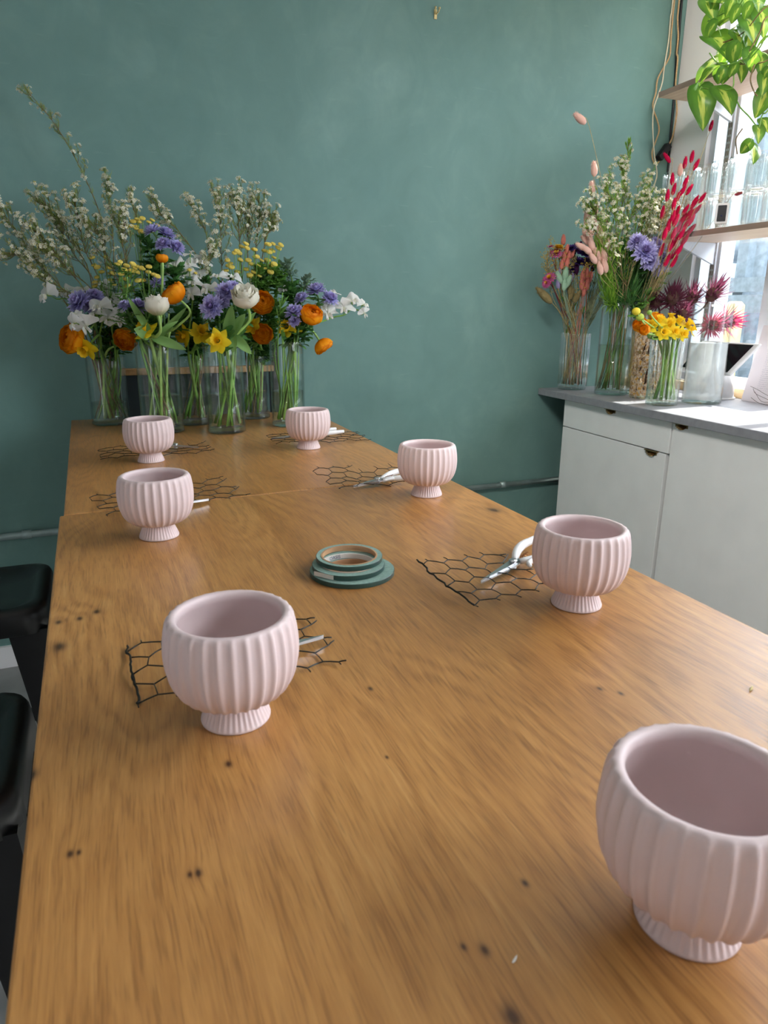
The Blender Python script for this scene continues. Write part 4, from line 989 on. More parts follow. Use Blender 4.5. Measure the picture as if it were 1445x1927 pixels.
def chrys(label, vk, heads_, smat=None, grp='lavender chrysanthemums in the table vases', leafn=5):
    """one spray: several blooms on a forked stem"""
    Hs = [(head_pt(vk, px, py, dy), rpx, face(*fc)) for px, py, dy, rpx, fc in heads_]
    H0 = Hs[0][0]; path = stem_to(vk, H0, Hs[0][2], .03)
    t = thing('lavender_chrysanthemum', label, 'chrysanthemum', base_loc(path), grp); stem_obj(t, path, .0028, smat or m_stem_dark)
    fork = path[int(len(path) * .72)]
    for i, (H, rpx, hd) in enumerate(Hs):
        R = rpx * mpp(H)
        if i:
            g = G(); g.tube(spline([fork, fork.lerp(H - hd * R * .5, .5) + V((0, 0, .006)), H - hd * R * .2], 4), .0018, 6); g.make('branch', m_stem_dark, t)
        inst('bloom', CHR[i % 3], t, H, hd, R, U(0, 6))
    for k in range(leafn):
        p = path[int(len(path) * (.55 + .08 * k))] if int(len(path) * (.55 + .08 * k)) < len(path) else path[-2]; a = U(0, 6); g = G()
        leaf_sheet(g, p, (cos(a), sin(a), .5), .045, .011, curl=.3, wave=.5); g.make('leaf', p_leafd, t)
    return t
def sweetpea(label, vk, heads_, grp='white sweet peas in the table vases'):
    """one stem carrying several blossoms, listed from lowest to tip"""
    Hs = [(head_pt(vk, px, py, dy), rpx, face(*fc)) for px, py, dy, rpx, fc in heads_]
    p0, p1 = vase_pts(vk, Hs[-1][0]); axis = [p0, p1]
    for H, rpx, hd in Hs: axis.append(H - hd * rpx * mpp(H) * .9 + V((0, 0, -.012)))
    path = spline(axis, 5); t = thing('white_sweet_pea', label, 'sweet pea', base_loc(path), grp); stem_obj(t, path, .0021, m_stem)
    for i, (H, rpx, hd) in enumerate(Hs):
        g = G(); g.tube([axis[i + 2], H - hd * rpx * mpp(H) * .2], .0012, 5); g.make('flower_stalk', m_stem, t)
        inst('blossom', SWP[i % 3], t, H, hd, rpx * mpp(H) * 1.42, U(-.5, .5))
    return t
def buttons(label, vk, base_px, heads_, dy=0, rpx=7, grp='yellow button flowers in the table vases', leafy=True):
    Hs = [head_pt(vk, px, py, dy + U(-.03, .03)) for px, py in heads_] + [head_pt(vk, px + U(-9, 9), py + U(-6, 12), dy + U(-.02, .03)) for px, py in heads_[::2]]
    F = head_pt(vk, base_px[0], base_px[1], dy); p0, p1 = vase_pts(vk, F); path = spline([p0, p1, p1.lerp(F, .5), F], 5)
    t = thing('yellow_button_flower', label, 'button flower', base_loc(path), grp); stem_obj(t, path, .0024, m_stem)
    for H in Hs:
        g = G(); k = path[int(len(path) * U(.72, .97))]; g.tube(spline([k, k.lerp(H, .55) + V((0, 0, -.004)), H - V((0, 0, .003))], 4), .0010, 5); g.make('branch', m_stem, t)
        inst('flower_head', BUT, t, H, (V((H.x - F.x, (H.y - F.y), 0)) * 3 + V((0, -.15, .30))), rpx * mpp(H) * U(.68, .98), 0)
    if leafy:
        g = G()
        for k in range(26):
            p = path[int(len(path) * U(.5, .95))] + V((U(-.03, .03), U(-.03, .02), U(-.02, .05))); feather(g, p, U(.03, .055))
        g.make('foliage', p_leaf, t, kind='stuff')
    return t
def feather(g, p, L):
    a = U(0, 2 * pi); d = V((cos(a), sin(a), U(-.1, .7))).normalized(); sd = d.cross(V((0, 0, 1))).normalized()
    for k in range(4):
        f_ = .2 + .22 * k
        for s_ in (-1, 1): leaf_sheet(g, p + d * L * f_, d * .8 + sd * s_ * .7, L * .38 * (1.1 - .4 * f_), L * .10, curl=.2)
    leaf_sheet(g, p + d * L * .8, d, L * .35, L * .11, curl=.2)
    g.tube([p, p + d * L * .9], .0006, 4)
def lobed(g, p, d, L):
    d = V(d).normalized(); sd = d.cross(V((0, 0, 1))); sd = sd.normalized() if sd.length > .01 else V((1, 0, 0))
    for a in (-.9, -.45, 0, .45, .9): leaf_sheet(g, p, d * cos(a) + sd * sin(a), L * (1 - .25 * abs(a)), L * .20, curl=.15, wave=.3)
def greenery(label, vk, pts_px, dy=0, n=40, mat=None, L=(.022, .04), spread=.045, kind='lobed', name='leafy_stem', cat='greenery', smat=None):
    P = [head_pt(vk, x, y, dy) for x, y in pts_px]; p0, p1 = vase_pts(vk, P[0]); path = spline([p0, p1] + P, 5)
    t = thing(name, label, cat, base_loc(path), 'leafy stems in the vases'); stem_obj(t, path, .0022, smat or m_stem); g = G(); m0 = int(len(path) * .34)
    for k in range(int(n * 1.5)):
        c = path[rnd.randrange(m0, len(path))]; o = V((U(-1, 1), U(-1, .8), U(-.6, 1))) * spread; p = c + o * .4; d = o.normalized() + V((0, -.3, .4))
        if kind == 'lobed': lobed(g, p, d, U(*L)); g.tube([c, p], .0008, 4)
        elif kind == 'oval': leaf_sheet(g, p, d, U(*L), U(*L) * .38, curl=.2); g.tube([c, p], .0007, 4)
        else: feather(g, p, U(*L))
    g.make('leaves', mat or p_leaf, t, kind='stuff'); return t

# waxflower: twiggy branch, needle leaves, clusters of tiny blossoms
def blossoms_at(g, c, up, n, R, size):
    for k in range(n):
        d = (up + V((U(-1, 1), U(-1, 1), U(-.7, 1))) * .95).normalized(); p = c + d * R * U(.55, 1.05); M = basis(d + V((U(-.4, .4), U(-.6, .2), .2)), U(0, 6)); s_ = size * U(.8, 1.15); b = len(g.v)
        if U(0, 1) < .24:      # closed bud
            g.blob(p, s_ * .38, s_ * .38, s_ * .45, 6, 4, 1); continue
        for q in range(5):
            a = q * 2 * pi / 5; e = .50
            pts = [V((0, 0, 0)), V((cos(a - e) * .62, sin(a - e) * .62, .10)), V((cos(a - e * .55) * 1.0, sin(a - e * .55) * 1.0, .20)), V((cos(a + e * .55) * 1.0, sin(a + e * .55) * 1.0, .20)), V((cos(a + e) * .62, sin(a + e) * .62, .10))]
            g.add([p + M @ (v * s_) for v in pts], [(0, 1, 2, 3, 4)], 0, [(0, 0), (0, .5), (0, 1), (0, 1), (0, .5)])
        g.add([p + M @ (V((cos(q * pi / 3) * .26, sin(q * pi / 3) * .26, .07)) * s_) for q in range(6)], [tuple(range(6))], 1)
def needle(g, p, d, L, w=.0009):
    d = V(d).normalized(); sd = d.cross(V((U(-1, 1), U(-1, 1), U(-1, 1)))).normalized() * w
    g.add([p - sd * .6, p + sd * .6, p + d * L * .6 + sd, p + d * L * .6 - sd, p + d * L], [(0, 1, 2, 3), (3, 2, 4)], 0, [(0, 0), (0, 0), (0, .6), (0, .6), (0, 1)])
def waxflower(label, vk, pix, dy=0, twigs=12, dens=1.0, start=.45, needles=1.0, grp='white waxflower branches in the table vases', sz=.0047, nm=None, tipn=True, sm=None, tl=(.035, .085), dyt=None):
    P = [head_pt(vk, x, y, dy + (0 if dyt is None else (dyt - dy) * i / max(1, len(pix) - 1))) for i, (x, y) in enumerate(pix)]; p0, p1 = vase_pts(vk, P[0], .75); path = spline([p0, p1] + P, 8)
    for q in path: q.y = min(q.y, WALLY - .012)
    t = thing('waxflower_branch', label, 'waxflower', base_loc(path), grp); n = len(path)
    g = G(); nd = G(); bl = G(); g.tube(path, [.0022 * (1.1 - .75 * i / n) for i in range(n)], 6)
    twigs = int(twigs * 1.4)
    for k in range(twigs):
        f_ = start + (1 - start) * (k + U(.1, .9)) / twigs; i = min(n - 2, int(f_ * n)); c = path[i]; ax = (path[i + 1] - path[i]).normalized()
        sd = V((U(-1, 1), U(-1, .6), U(-.3, .5))); sd = (sd - ax * sd.dot(ax)).normalized(); L = U(*tl) * (1.15 - .5 * f_)
        tw = spline([c, c + ax * L * .45 + sd * L * .35, c + ax * L * .85 + sd * L * .50 + V((0, 0, L * .12))], 4)
        for q in tw: q.y = min(q.y, WALLY - .008)
        g.tube(tw, [.0011 * (1 - .09 * q) for q in range(len(tw))], 5)
        for q in range(int(17 * needles)):
            p = tw[rnd.randrange(1, len(tw))]; needle(nd, p, ax * 1.0 + V((U(-1, 1), U(-1, 1), U(-.3, 1))) * .7, U(.010, .022))
        if U(0, 1) < dens: blossoms_at(bl, tw[-1], (ax + sd * .5).normalized(), rnd.randint(9, 15), .0145, sz)
        if U(0, 1) < dens * .7: blossoms_at(bl, tw[len(tw) // 2 + 1], sd, rnd.randint(4, 8), .011, sz)
    for q in range(int(60 * needles)):
        i = rnd.randrange(int(n * start * .8), n - 1); needle(nd, path[i], (path[i + 1] - path[i]).normalized() + V((U(-1, 1), U(-1, 1), U(-.4, .6))) * .6, U(.012, .026))
    if tipn:
        for q in range(5): needle(nd, path[-1], (path[-1] - path[-3]).normalized() + V((U(-1, 1), U(-1, 1), U(-1, 1))) * .35, U(.02, .035))
    for o in (bl, nd):
        o.v = [(p[0], min(p[1], WALLY - .004), p[2]) for p in o.v]
    g.make('woody_stem', sm or m_twig, t); nd.make('needle_leaves', nm or p_needle, t, kind='stuff')
    if bl.v: bl.make('blossoms', [p_wax, p_waxc], t, kind='stuff')
    return t
# ================================================================== TABLE BOUQUETS
W_ = waxflower
W_('tallest waxflower branch, leaning up left above all the others', 'A', [(196, 480), (190, 410), (152, 318), (104, 235), (52, 172)], dy=.02, twigs=9, start=.60, dens=.85, tl=(.02, .05), dyt=.12)
W_('waxflower branch curving to the far left edge, in the leftmost vase', 'A', [(128, 560), (70, 490), (28, 430), (2, 398)], dy=.02, twigs=13, start=.5)
W_('waxflower branch with a full head, upper left of the leftmost vase', 'A', [(170, 520), (130, 450), (100, 405), (85, 385)], dy=.04, twigs=16, start=.5, dens=1)
W_('waxflower branch low at left, reaching toward the wall', 'A', [(130, 580), (80, 520), (38, 480), (22, 480)], dy=-.02, twigs=13, start=.5)
W_('dense waxflower branch in the middle of the left bouquet', 'A', [(190, 540), (160, 470), (150, 420), (140, 380)], dy=.0, twigs=17, start=.5)
W_('dense waxflower branch leaning left of the yellow button flowers', 'A', [(180, 560), (120, 500), (90, 460), (70, 435)], dy=-.05, twigs=15, start=.5)
W_('waxflower branch above the lavender blooms in the leftmost vase', 'A', [(165, 560), (130, 510), (105, 480), (82, 470)], dy=-.07, twigs=13, start=.5)
W_('waxflower branch standing upright over the leftmost vase', 'A', [(215, 520), (212, 440), (206, 380), (205, 340)], dy=.05, twigs=11, start=.55, tl=(.02, .05))
W_('waxflower branch with pale clusters left of the top lavender blooms', 'B', [(255, 560), (235, 480), (225, 440), (222, 415)], dy=.03, twigs=15, start=.5)
W_('sparse waxflower branch behind the top lavender blooms', 'B', [(270, 540), (262, 440), (252, 395), (244, 368)], dy=.10, twigs=7, start=.62, dens=.7, tl=(.02, .04))
W_('waxflower branch leaning left from the low middle vase', 'C', [(385, 520), (340, 440), (310, 410), (288, 385)], dy=.05, twigs=12, start=.55, tl=(.025, .06))
W_('thin waxflower branch rising between the two waxflower masses', 'C', [(392, 500), (388, 440), (372, 405), (362, 385)], dy=.05, twigs=8, start=.6, tl=(.02, .05))
W_('upright waxflower branch behind the purple blooms', 'C', [(414, 560), (416, 470), (414, 410), (412, 372)], dy=.06, twigs=15, start=.5)
W_('tall waxflower branch in the right mass, centre', 'E', [(455, 520), (450, 440), (448, 405), (444, 368)], dy=.04, twigs=16, start=.5)
W_('waxflower branch leaning right above the yellow buttons', 'E', [(480, 520), (484, 440), (488, 410), (487, 378)], dy=.05, twigs=16, start=.5)
W_('waxflower branch at the right end of the right mass', 'E', [(490, 520), (500, 450), (506, 430), (511, 410)], dy=.02, twigs=12, start=.55, tl=(.025, .06))
W_('short waxflower branch behind the white sweet peas', 'C', [(395, 540), (392, 500), (398, 470)], dy=.0, twigs=10, start=.55, dens=.9, tl=(.02, .05))
B_ = buttons
B_('yellow button flower stem at top left of centre, in full bloom', 'B', (225, 560), [(226, 493), (238, 500), (250, 497), (234, 508), (248, 510), (258, 512), (228, 515), (243, 519), (262, 503)], dy=-.02)
B_('yellow button flower stem leaning left in the leftmost vase', 'A', (205, 560), [(183, 503), (191, 512), (182, 522), (206, 503), (212, 514), (199, 484), (186, 532), (174, 485), (209, 527)], dy=-.02, rpx=6.5)
B_('yellow button flower stem behind the top lavender blooms', 'B', (268, 540), [(258, 413), (268, 411), (280, 418), (297, 424), (256, 430), (266, 436), (250, 417)], dy=.05)
B_('yellow button flower stem beside the white sweet peas', 'B', (285, 580), [(268, 507), (279, 512), (296, 520), (280, 502), (268, 528), (240, 538)], dy=-.03)
B_('small yellow buttons under the white sweet peas', 'C', (365, 590), [(357, 508), (363, 512), (368, 514), (352, 505)], dy=-.02, rpx=5)
B_('yellow button flower stem at left of the right mass', 'E', (445, 560), [(428, 490), (436, 503), (446, 473), (441, 476), (455, 464), (465, 467), (430, 500), (447, 512), (452, 490)], dy=-.03)
B_('yellow button flower stem in the middle of the right mass', 'E', (470, 560), [(478, 470), (467, 490), (484, 483), (473, 497), (486, 500), (463, 507), (478, 512), (492, 490), (470, 521), (488, 519)], dy=-.04)
B_('yellow button flower stem reaching highest at the right', 'E', (500, 560), [(506, 460), (514, 459), (524, 467), (498, 472), (512, 472), (516, 485), (502, 493), (510, 500), (497, 505), (509, 512), (516, 497)], dy=-.02)
# greenery that fills the middle
greenery('leafy green stem behind the yellow buttons in the leftmost vase', 'A', [(215, 600), (225, 530), (225, 500)], -.01, 44, p_leafd, kind='feather')
greenery('leafy stem in the tall left vase, around the orange ranunculus', 'B', [(270, 600), (290, 520), (280, 460)], .03, 50, p_leafd)
greenery('leafy stem with broad lobes behind the white tulip at left', 'B', [(290, 600), (320, 560), (335, 520)], .02, 44, p_leafd)
greenery('leafy stem in the low middle vase under the sweet peas', 'C', [(350, 620), (370, 580), (385, 540)], -.02, 50, p_leafd)
greenery('feathery green stem under the left yellow buttons', 'B', [(235, 600), (240, 540), (238, 515)], -.03, 40, p_leaf, kind='feather')
greenery('leafy stem behind the purple blooms of the front vase', 'D', [(420, 620), (440, 570), (425, 540)], .06, 46, p_leafd)
greenery('bright leafy stem under the right yellow buttons', 'E', [(480, 600), (490, 540), (500, 510)], -.02, 60, p_leaf)
greenery('bright leafy stem at the right of the button flowers', 'E', [(505, 600), (520, 550), (530, 510)], -.02, 56, p_leaf)
greenery('leafy stem between the two right orange ranunculus', 'E', [(480, 640), (500, 610), (515, 585)], -.05, 40, p_leaf)
greenery('grey green small leaved stem rising behind the right bouquet', 'F', [(555, 600), (550, 530), (538, 500)], .06, 70, p_euca, (.012, .020), .04, 'oval', 'eucalyptus_stem')
greenery('grey green small leaved stem leaning right of the bouquet', 'F', [(562, 600), (572, 545), (582, 528)], .05, 60, p_euca, (.012, .020), .035, 'oval', 'eucalyptus_stem')
greenery('leafy green stem in the rightmost vase behind lavender', 'F', [(565, 610), (555, 570), (545, 545)], .02, 40, p_leafd)
# sweet peas
sweetpea('white sweet pea at far left, one blossom hanging out alone', 'A', [(128, 556, -.02, 13, (-.3, .5, .8)), (90, 555, -.05, 17, (-.6, -.3, .8))])
sweetpea('white sweet pea spray behind the left lavender blooms', 'A', [(150, 552, .02, 14, (-.2, .3, .9)), (122, 550, .02, 14, (-.2, .3, .9)), (200, 545, .02, 17, (.2, .3, .9))])
sweetpea('white sweet pea drooping in front of the leftmost orange ranunculus', 'A', [(187, 579, -.14, 17, (.0, .2, 1)), (163, 614, -.16, 16, (.1, -.4, .9)), (140, 608, -.16, 13, (-.5, -.6, .7)), (142, 592, -.15, 9, (-.3, .4, .8))])
sweetpea('white sweet pea with ruffled blossoms right of the left lavender', 'A', [(203, 601, -.13, 16, (-.1, .1, 1)), (226, 603, -.14, 17, (.3, -.1, 1)), (180, 592, -.12, 13, (-.4, .2, 1))])
sweetpea('white sweet pea behind the leftmost small lavender bloom', 'A', [(208, 565, -.02, 16, (.1, .1, 1)), (222, 570, -.02, 15, (.2, .0, 1)), (190, 536, .0, 13, (.0, .5, .9))])
sweetpea('tall white sweet pea to the right of the top lavender blooms', 'C', [(345, 520, -.02, 17, (-.2, .2, 1)), (330, 502, -.03, 15, (-.3, .2, 1)), (352, 500, -.02, 14, (.2, .3, 1)), (358, 479, -.02, 9, (.2, .8, .5))])
sweetpea('white sweet pea among yellow buttons near the centre', 'C', [(372, 520, .0, 14, (.3, .2, 1)), (375, 495, .0, 15, (.3, .4, 1)), (382, 485, .0, 12, (.3, .7, .7))])
sweetpea('white sweet pea with the open blossom right of the left orange ranunculus', 'C', [(360, 555, -.10, 13, (.1, -.2, 1)), (362, 535, -.10, 15, (.2, .4, 1)), (324, 519, -.08, 12, (-.2, .6, .8))])
sweetpea('white sweet pea above the front purple blooms', 'D', [(392, 548, .02, 15, (-.4, .2, 1)), (410, 522, .04, 13, (-.2, .5, .9)), (438, 524, .04, 14, (.4, .5, .9))])
sweetpea('white sweet pea reaching out to the right in the rightmost vase', 'F', [(617, 592, .02, 14, (.2, -.1, 1)), (647, 582, .02, 14, (.1, .0, 1)), (664, 568, .02, 15, (.3, .3, 1)), (683, 574, .02, 10, (.7, .2, .6)), (685, 589, .02, 8, (.5, -.7, .6))])
sweetpea('white sweet pea behind the right lavender blooms', 'F', [(608, 580, .03, 12, (.1, .1, 1)), (626, 552, .04, 10, (.1, .7, .8)), (536, 546, .02, 9, (.0, .2, 1))])
# lavender chrysanthemums
chrys('lavender chrysanthemum spray at the far left', 'A', [(146, 567, -.10, 28, (-.5, .4, .9)), (178, 556, -.08, 20, (.3, .6, .8)), (168, 575, -.09, 18, (.1, .3, 1))])
chrys('lavender chrysanthemum between the left vases, two blooms facing right', 'B', [(236, 574, -.06, 17, (-.1, .7, .7)), (261, 574, -.06, 20, (.5, .6, .6))])
chrys('lavender chrysanthemum topping the left bouquet', 'B', [(286, 432, .0, 21, (-.3, .8, .5)), (314, 438, .0, 20, (.5, .8, .4)), (306, 458, -.02, 18, (-.1, .5, .8)), (332, 464, -.01, 20, (.6, .5, .6))])
chrys('lavender chrysanthemum half hidden behind the left orange ranunculus', 'B', [(296, 530, -.02, 17, (.0, .6, .8)), (312, 566, -.03, 13, (.1, .5, .8))])
chrys('purple chrysanthemum spray facing camera in the front vase', 'D', [(397, 577, -.06, 27, (-.2, .1, 1)), (425, 548, -.03, 25, (.0, .4, .9)), (440, 540, -.01, 18, (.5, .5, .8)), (418, 566, -.04, 18, (.3, .1, 1))])
chrys('lavender chrysanthemum left of the right orange ranunculus', 'F', [(553, 586, -.05, 22, (-.2, .6, .8)), (566, 560, -.02, 17, (-.4, .6, .6)), (553, 604, -.05, 14, (-.2, .1, 1))])
chrys('lavender chrysanthemum topping the rightmost vase', 'F', [(594, 544, .02, 22, (-.1, .8, .6)), (622, 560, .02, 19, (.6, .5, .7))])
# tulips
def tul(label, vk, px, py, dy, rpx, fc, k, lv): one('white_tulip', 'tulip', label, vk, px, py, dy, rpx, fc, [('bloom', TUL[k])], .0040, m_stem_pale, grp='white double tulips in the table vases', leaves=tulip_leaves(lv), back=.04)
tul('white double tulip below the left orange ranunculus', 'B', 295, 575, -.11, 23, (-.05, .92, .35), 0, [(.38, 260, 620, .020, .35), (.34, 346, 652, .014, .5), (.28, 358, 580, .010, -.15), (.62, 324, 603, .007, .5), (.40, 240, 560, .010, .05)])
tul('white double tulip beside the right orange ranunculus, over the front vase', 'D', 462, 559, -.10, 26, (.0, .60, .75), 1, [(.26, 440, 572, .018, -.15), (.28, 480, 585, .012, .1), (.42, 470, 662, .014, .5), (.40, 436, 652, .014, .6), (.30, 462, 590, .016, .0)])
# ranunculus
ranunculus('orange ranunculus at far left, drooping under the white sweet pea', 'A', 134, 637, -.10, 27, (-.55, .05, .8))
ranunculus('orange ranunculus between the two left vases, half hidden', 'A', 236, 638, -.10, 21, (-.1, -.6, .8), 1)
ranunculus('orange ranunculus seen from the side above the left white tulip', 'B', 327, 552, -.10, 23, (-.55, .65, .45), 2)
ranunculus('orange ranunculus facing camera right of the white tulip', 'E', 493, 570, -.12, 22, (.25, .25, .95))
ranunculus('orange ranunculus below the other one over the low vase', 'E', 494, 629, -.11, 19, (.30, .15, .95), 1)
ranunculus('orange ranunculus in the rightmost vase among lavender', 'F', 586, 593, -.06, 21, (.35, .55, .75), 2)
ranunculus('orange ranunculus hanging out right, showing its back', 'F', 609, 652, -.02, 18, (.55, -.75, -.15), 0, bow=.03)
b = one('orange_ranunculus', 'ranunculus', 'half open yellow ranunculus bud on a tall straight stem', 'B', 305, 486, -.08, 11, (.0, 1, .15), [('bloom', RAN[2])], .0030, m_stem_pale, grp='orange ranunculus in the table vases')
# daffodils
daffodil('daffodil drooping left below the leftmost orange ranunculus', 'A', 162, 655, -.12, 25, (-.2, -.6, .6), 0)
daffodil('daffodil behind the big tulip leaf of the tall left vase', 'B', 275, 622, -.06, 26, (-.3, .5, .8), 1)
daffodil('daffodil facing left over the low middle vase', 'C', 347, 632, -.10, 22, (-.6, -.2, .7), 2)
daffodil('daffodil turned sideways between the front vases', 'C', 378, 628, -.12, 25, (.4, .25, .7), 0)
daffodil('daffodil facing the camera over the front vase', 'D', 411, 642, -.10, 26, (-.05, .0, 1), 1)
daffodil('daffodil half hidden behind the right tulip leaves', 'E', 474, 612, -.10, 20, (-.3, .1, .9), 2)
daffodil('daffodil deep in the rightmost vase under lavender', 'F', 541, 614, -.02, 22, (-.2, -.2, .9), 0)
daffodil('second deep daffodil in the rightmost vase, upright', 'F', 556, 612, -.01, 20, (.2, .3, .9), 1)
# thin bare stems showing in the vases
def bare(label, vk, tops, r=.0024, mat=None, n0=0):
    for i, (px, py, dy) in enumerate(tops):
        H = head_pt(vk, px, py, dy); p0, p1 = vase_pts(vk, H, .6); path = spline([p0, p1, H], 6); t = thing('bare_stem', label, 'cut stem', base_loc(path), label); g = G(); g.tube(path, [r * (1.15 - .5 * k / len(path)) for k in range(len(path))], 7); g.make('stem', mat or m_stem, t)
        for k in range(2):
            p = path[int(len(path) * U(.45, .95))]; g = G(); leaf_sheet(g, p, (U(-1, 1), U(-1, .5), 1), .05, .006, curl=.1); g.make('leaf', p_leaf, t)
bare('green stem without visible flower in the leftmost vase', 'A', [(190, 640, 0), (215, 640, -.01), (230, 620, .02)], .0038)
bare('green stem without visible flower in the tall left vase', 'B', [(330, 610, 0), (300, 600, .02), (280, 600, .01), (318, 590, -.03)], .0034, m_stem_pale)
bare('green stem without visible flower in the low middle vase', 'C', [(360, 630, .0), (380, 620, .02), (390, 600, .0)], .0036)
bare('green stem without visible flower in the front vase', 'D', [(405, 600, .0), (440, 600, .02), (452, 600, -.02)], .0042)
bare('green stem without visible flower in the low vase by the post', 'E', [(478, 620, 0), (500, 615, .01), (512, 600, .02)], .0040)
bare('thin long green stem in the rightmost vase', 'F', [(525, 560, .0), (532, 550, -.02), (540, 545, .01), (520, 580, -.03), (546, 570, .0), (575, 610, -.02)], .0024)

# darker leaves that close the gaps just over the rims
for vk, pp in (('A', [(200, 640), (180, 600)]), ('A', [(225, 640), (235, 600)]), ('B', [(285, 640), (262, 605)]), ('B', [(320, 630), (340, 600)]), ('C', [(365, 650), (362, 610)]), ('D', [(425, 630), (415, 600)]), ('D', [(445, 620), (452, 590)]), ('E', [(490, 650), (480, 620)]), ('E', [(500, 650), (512, 610)]), ('F', [(550, 630), (535, 600)]), ('F', [(565, 630), (578, 605)])):
    greenery('low leafy stem just over the rim of a table vase', vk, pp, .0, 34, p_leafd, (.025, .042), .04, 'oval' if vk in 'BDF' else 'lobed')
W_('full waxflower branch behind the left yellow buttons', 'B', [(235, 560), (205, 490), (190, 455), (178, 425)], dy=.10, twigs=15, start=.5)
W_('full waxflower branch between the leftmost masses', 'A', [(180, 540), (140, 480), (118, 440), (108, 415)], dy=.10, twigs=16, start=.5)
W_('waxflower branch low and wide over the left sweet peas', 'A', [(170, 580), (120, 545), (85, 520), (60, 500)], dy=-.04, twigs=13, start=.5)
W_('waxflower branch filling the right mass behind the buttons', 'E', [(470, 520), (465, 450), (470, 420), (466, 395)], dy=.12, twigs=16, start=.5)
# ================================================================== COUNTER BOUQUETS
def drystem(t, path, r, mat): g = G(); g.tube(path, r, 5); return g.make('stem', mat, t)
def dried(name, cat, label, vk, px, py, dy, rpx, fc, me, hn, smat, grp, sr=.0014, aspect=1.0, bow=0, k=1.25):
    H = head_pt(vk, px, py, dy); R = rpx * mpp(H) * k; hd = face(*fc); path = stem_to(vk, H, hd, R, bow, .75); H.y = min(H.y, WALLY - .03)
    for q in path: q.y = min(q.y, WALLY - .01)
    t = thing(name, label, cat, base_loc(path), grp); drystem(t, path, sr, smat); inst(hn, me, t, H, hd, (R * aspect, R * aspect, R), U(0, 6)); return t
G1 = 'dried flowers in the short ribbed vase'
def bun(label, vk, lst, key, grp, smat, nm='bunny_tail_grass'):
    for (px, py, dy, r, fc) in lst: dried(nm, 'bunny tail grass', label, vk, px, py, dy, r, fc, BUN[key], 'fluffy_head', smat, grp, sr=.0009 if key in ('crim', 'pale') else .0014, aspect=.72 if key == 'crim' else .95)
v1 = 0
bun('peach pink bunny tail in the short ribbed vase by the wall', '1', [(1060, 452, -.02, 8, (.0, 1, .3)), (1066, 470, -.05, 8, (.2, 1, .3)), (1070, 482, -.05, 8, (.1, 1, .3)), (1061, 484, -.06, 8, (-.1, 1, .3)), (1067, 496, -.07, 8, (.1, 1, .3)), (1057, 498, -.07, 7, (.0, 1, .3)), (1077, 478, -.04, 7, (.3, 1, .3))], 'coral', 'peach bunny tails in the short ribbed vase', m_straw)
bun('coral flat seed head low in the short ribbed vase', '1', [(1097, 520, -.08, 9, (.0, 1, .3)), (1104, 516, -.08, 9, (.0, 1, .3)), (1110, 522, -.08, 9, (.2, 1, .3)), (1095, 535, -.09, 9, (-.1, 1, .3)), (1104, 536, -.09, 9, (.1, 1, .3)), (1098, 548, -.09, 8, (.0, 1, .3))], 'coral', 'coral seed heads in the short ribbed vase', pbr('coral_stem', 'c98474', .7), 'dyed_seed_head')
bun('mint green bunny tail in the short ribbed vase', '1', [(1052, 522, -.08, 10, (-.5, 1, .3)), (1064, 515, -.08, 10, (.1, 1, .3)), (1069, 530, -.09, 10, (.4, 1, .3)), (1062, 536, -.09, 9, (.0, 1, .3))], 'mint', 'mint bunny tails in the short ribbed vase', pbr('mint_stem', 'a9bfa0', .7))
bun('lilac bunny tail in the short ribbed vase', '1', [(1053, 512, -.06, 7, (.0, 1, .3)), (1050, 535, -.08, 7, (-.2, 1, .3)), (1076, 522, -.05, 7, (.2, 1, .3)), (1071, 510, -.04, 7, (.2, 1, .3))], 'lilac', 'lilac bunny tails in the short ribbed vase', m_straw)
bun('tan bunny tail in the short ribbed vase', '1', [(1075, 553, -.08, 9, (.2, 1, .3)), (1086, 558, -.09, 10, (.4, .8, .5)), (1072, 545, -.08, 8, (.0, 1, .3)), (1081, 495, -.03, 11, (.0, 1, .2))], 'tan', 'tan bunny tails in the short ribbed vase', m_straw)
dried('bristle_grass', 'grass', 'tan bristle grass head leaning out left of the ribbed vase', '1', 1024, 556, -.05, 17, (-.75, .65, .2), BUN['tan'], 'fluffy_head', m_straw, None, aspect=.75)
for lab, px, py, r, fc, k in (('magenta strawflower low at the left of the dried bouquet', 1034, 524, 9, (-.5, .5, .8), 'mag'), ('pale magenta strawflower at far left of the dried bouquet', 1029, 533, 7, (-.7, .1, .7), 'mag'), ('magenta strawflower at top of the dried bouquet', 1046, 478, 9, (-.2, .6, .8), 'mag'),
                              ('yellow strawflower topping the dried bouquet', 1051, 467, 9, (.1, .9, .5), 'yel'), ('small lilac strawflower at the top left of dried bouquet', 1036, 465, 5, (-.2, .9, .4), 'mag'), ('magenta strawflower on the right side of dried bouquet', 1119, 488, 8, (.4, .5, .8), 'mag')):
    dried('strawflower', 'strawflower', lab, '1', px, py, -.06, r * 1.35, fc, STR[k], 'bloom', m_redstem if px < 1045 else m_straw, 'strawflowers in the short ribbed vase')
for lab, px, py, r in (('dark purple statice, tallest bloom of the ribbed vase', 1100, 478, 13), ('dark purple statice at right centre of dried bouquet', 1105, 496, 13), ('dark purple statice left of the other two', 1088, 494, 12), ('dark purple statice low between bunny tails', 1071, 505, 9), ('dark plum statice sprig behind the peach tails', 1075, 468, 8)):
    dried('statice', 'statice', lab, '1', px, py, -.04, r * 1.35, (U(-.5, .5), .8, .7), STR['pur'], 'bloom', m_stem_dark, 'purple statice in the short ribbed vase')
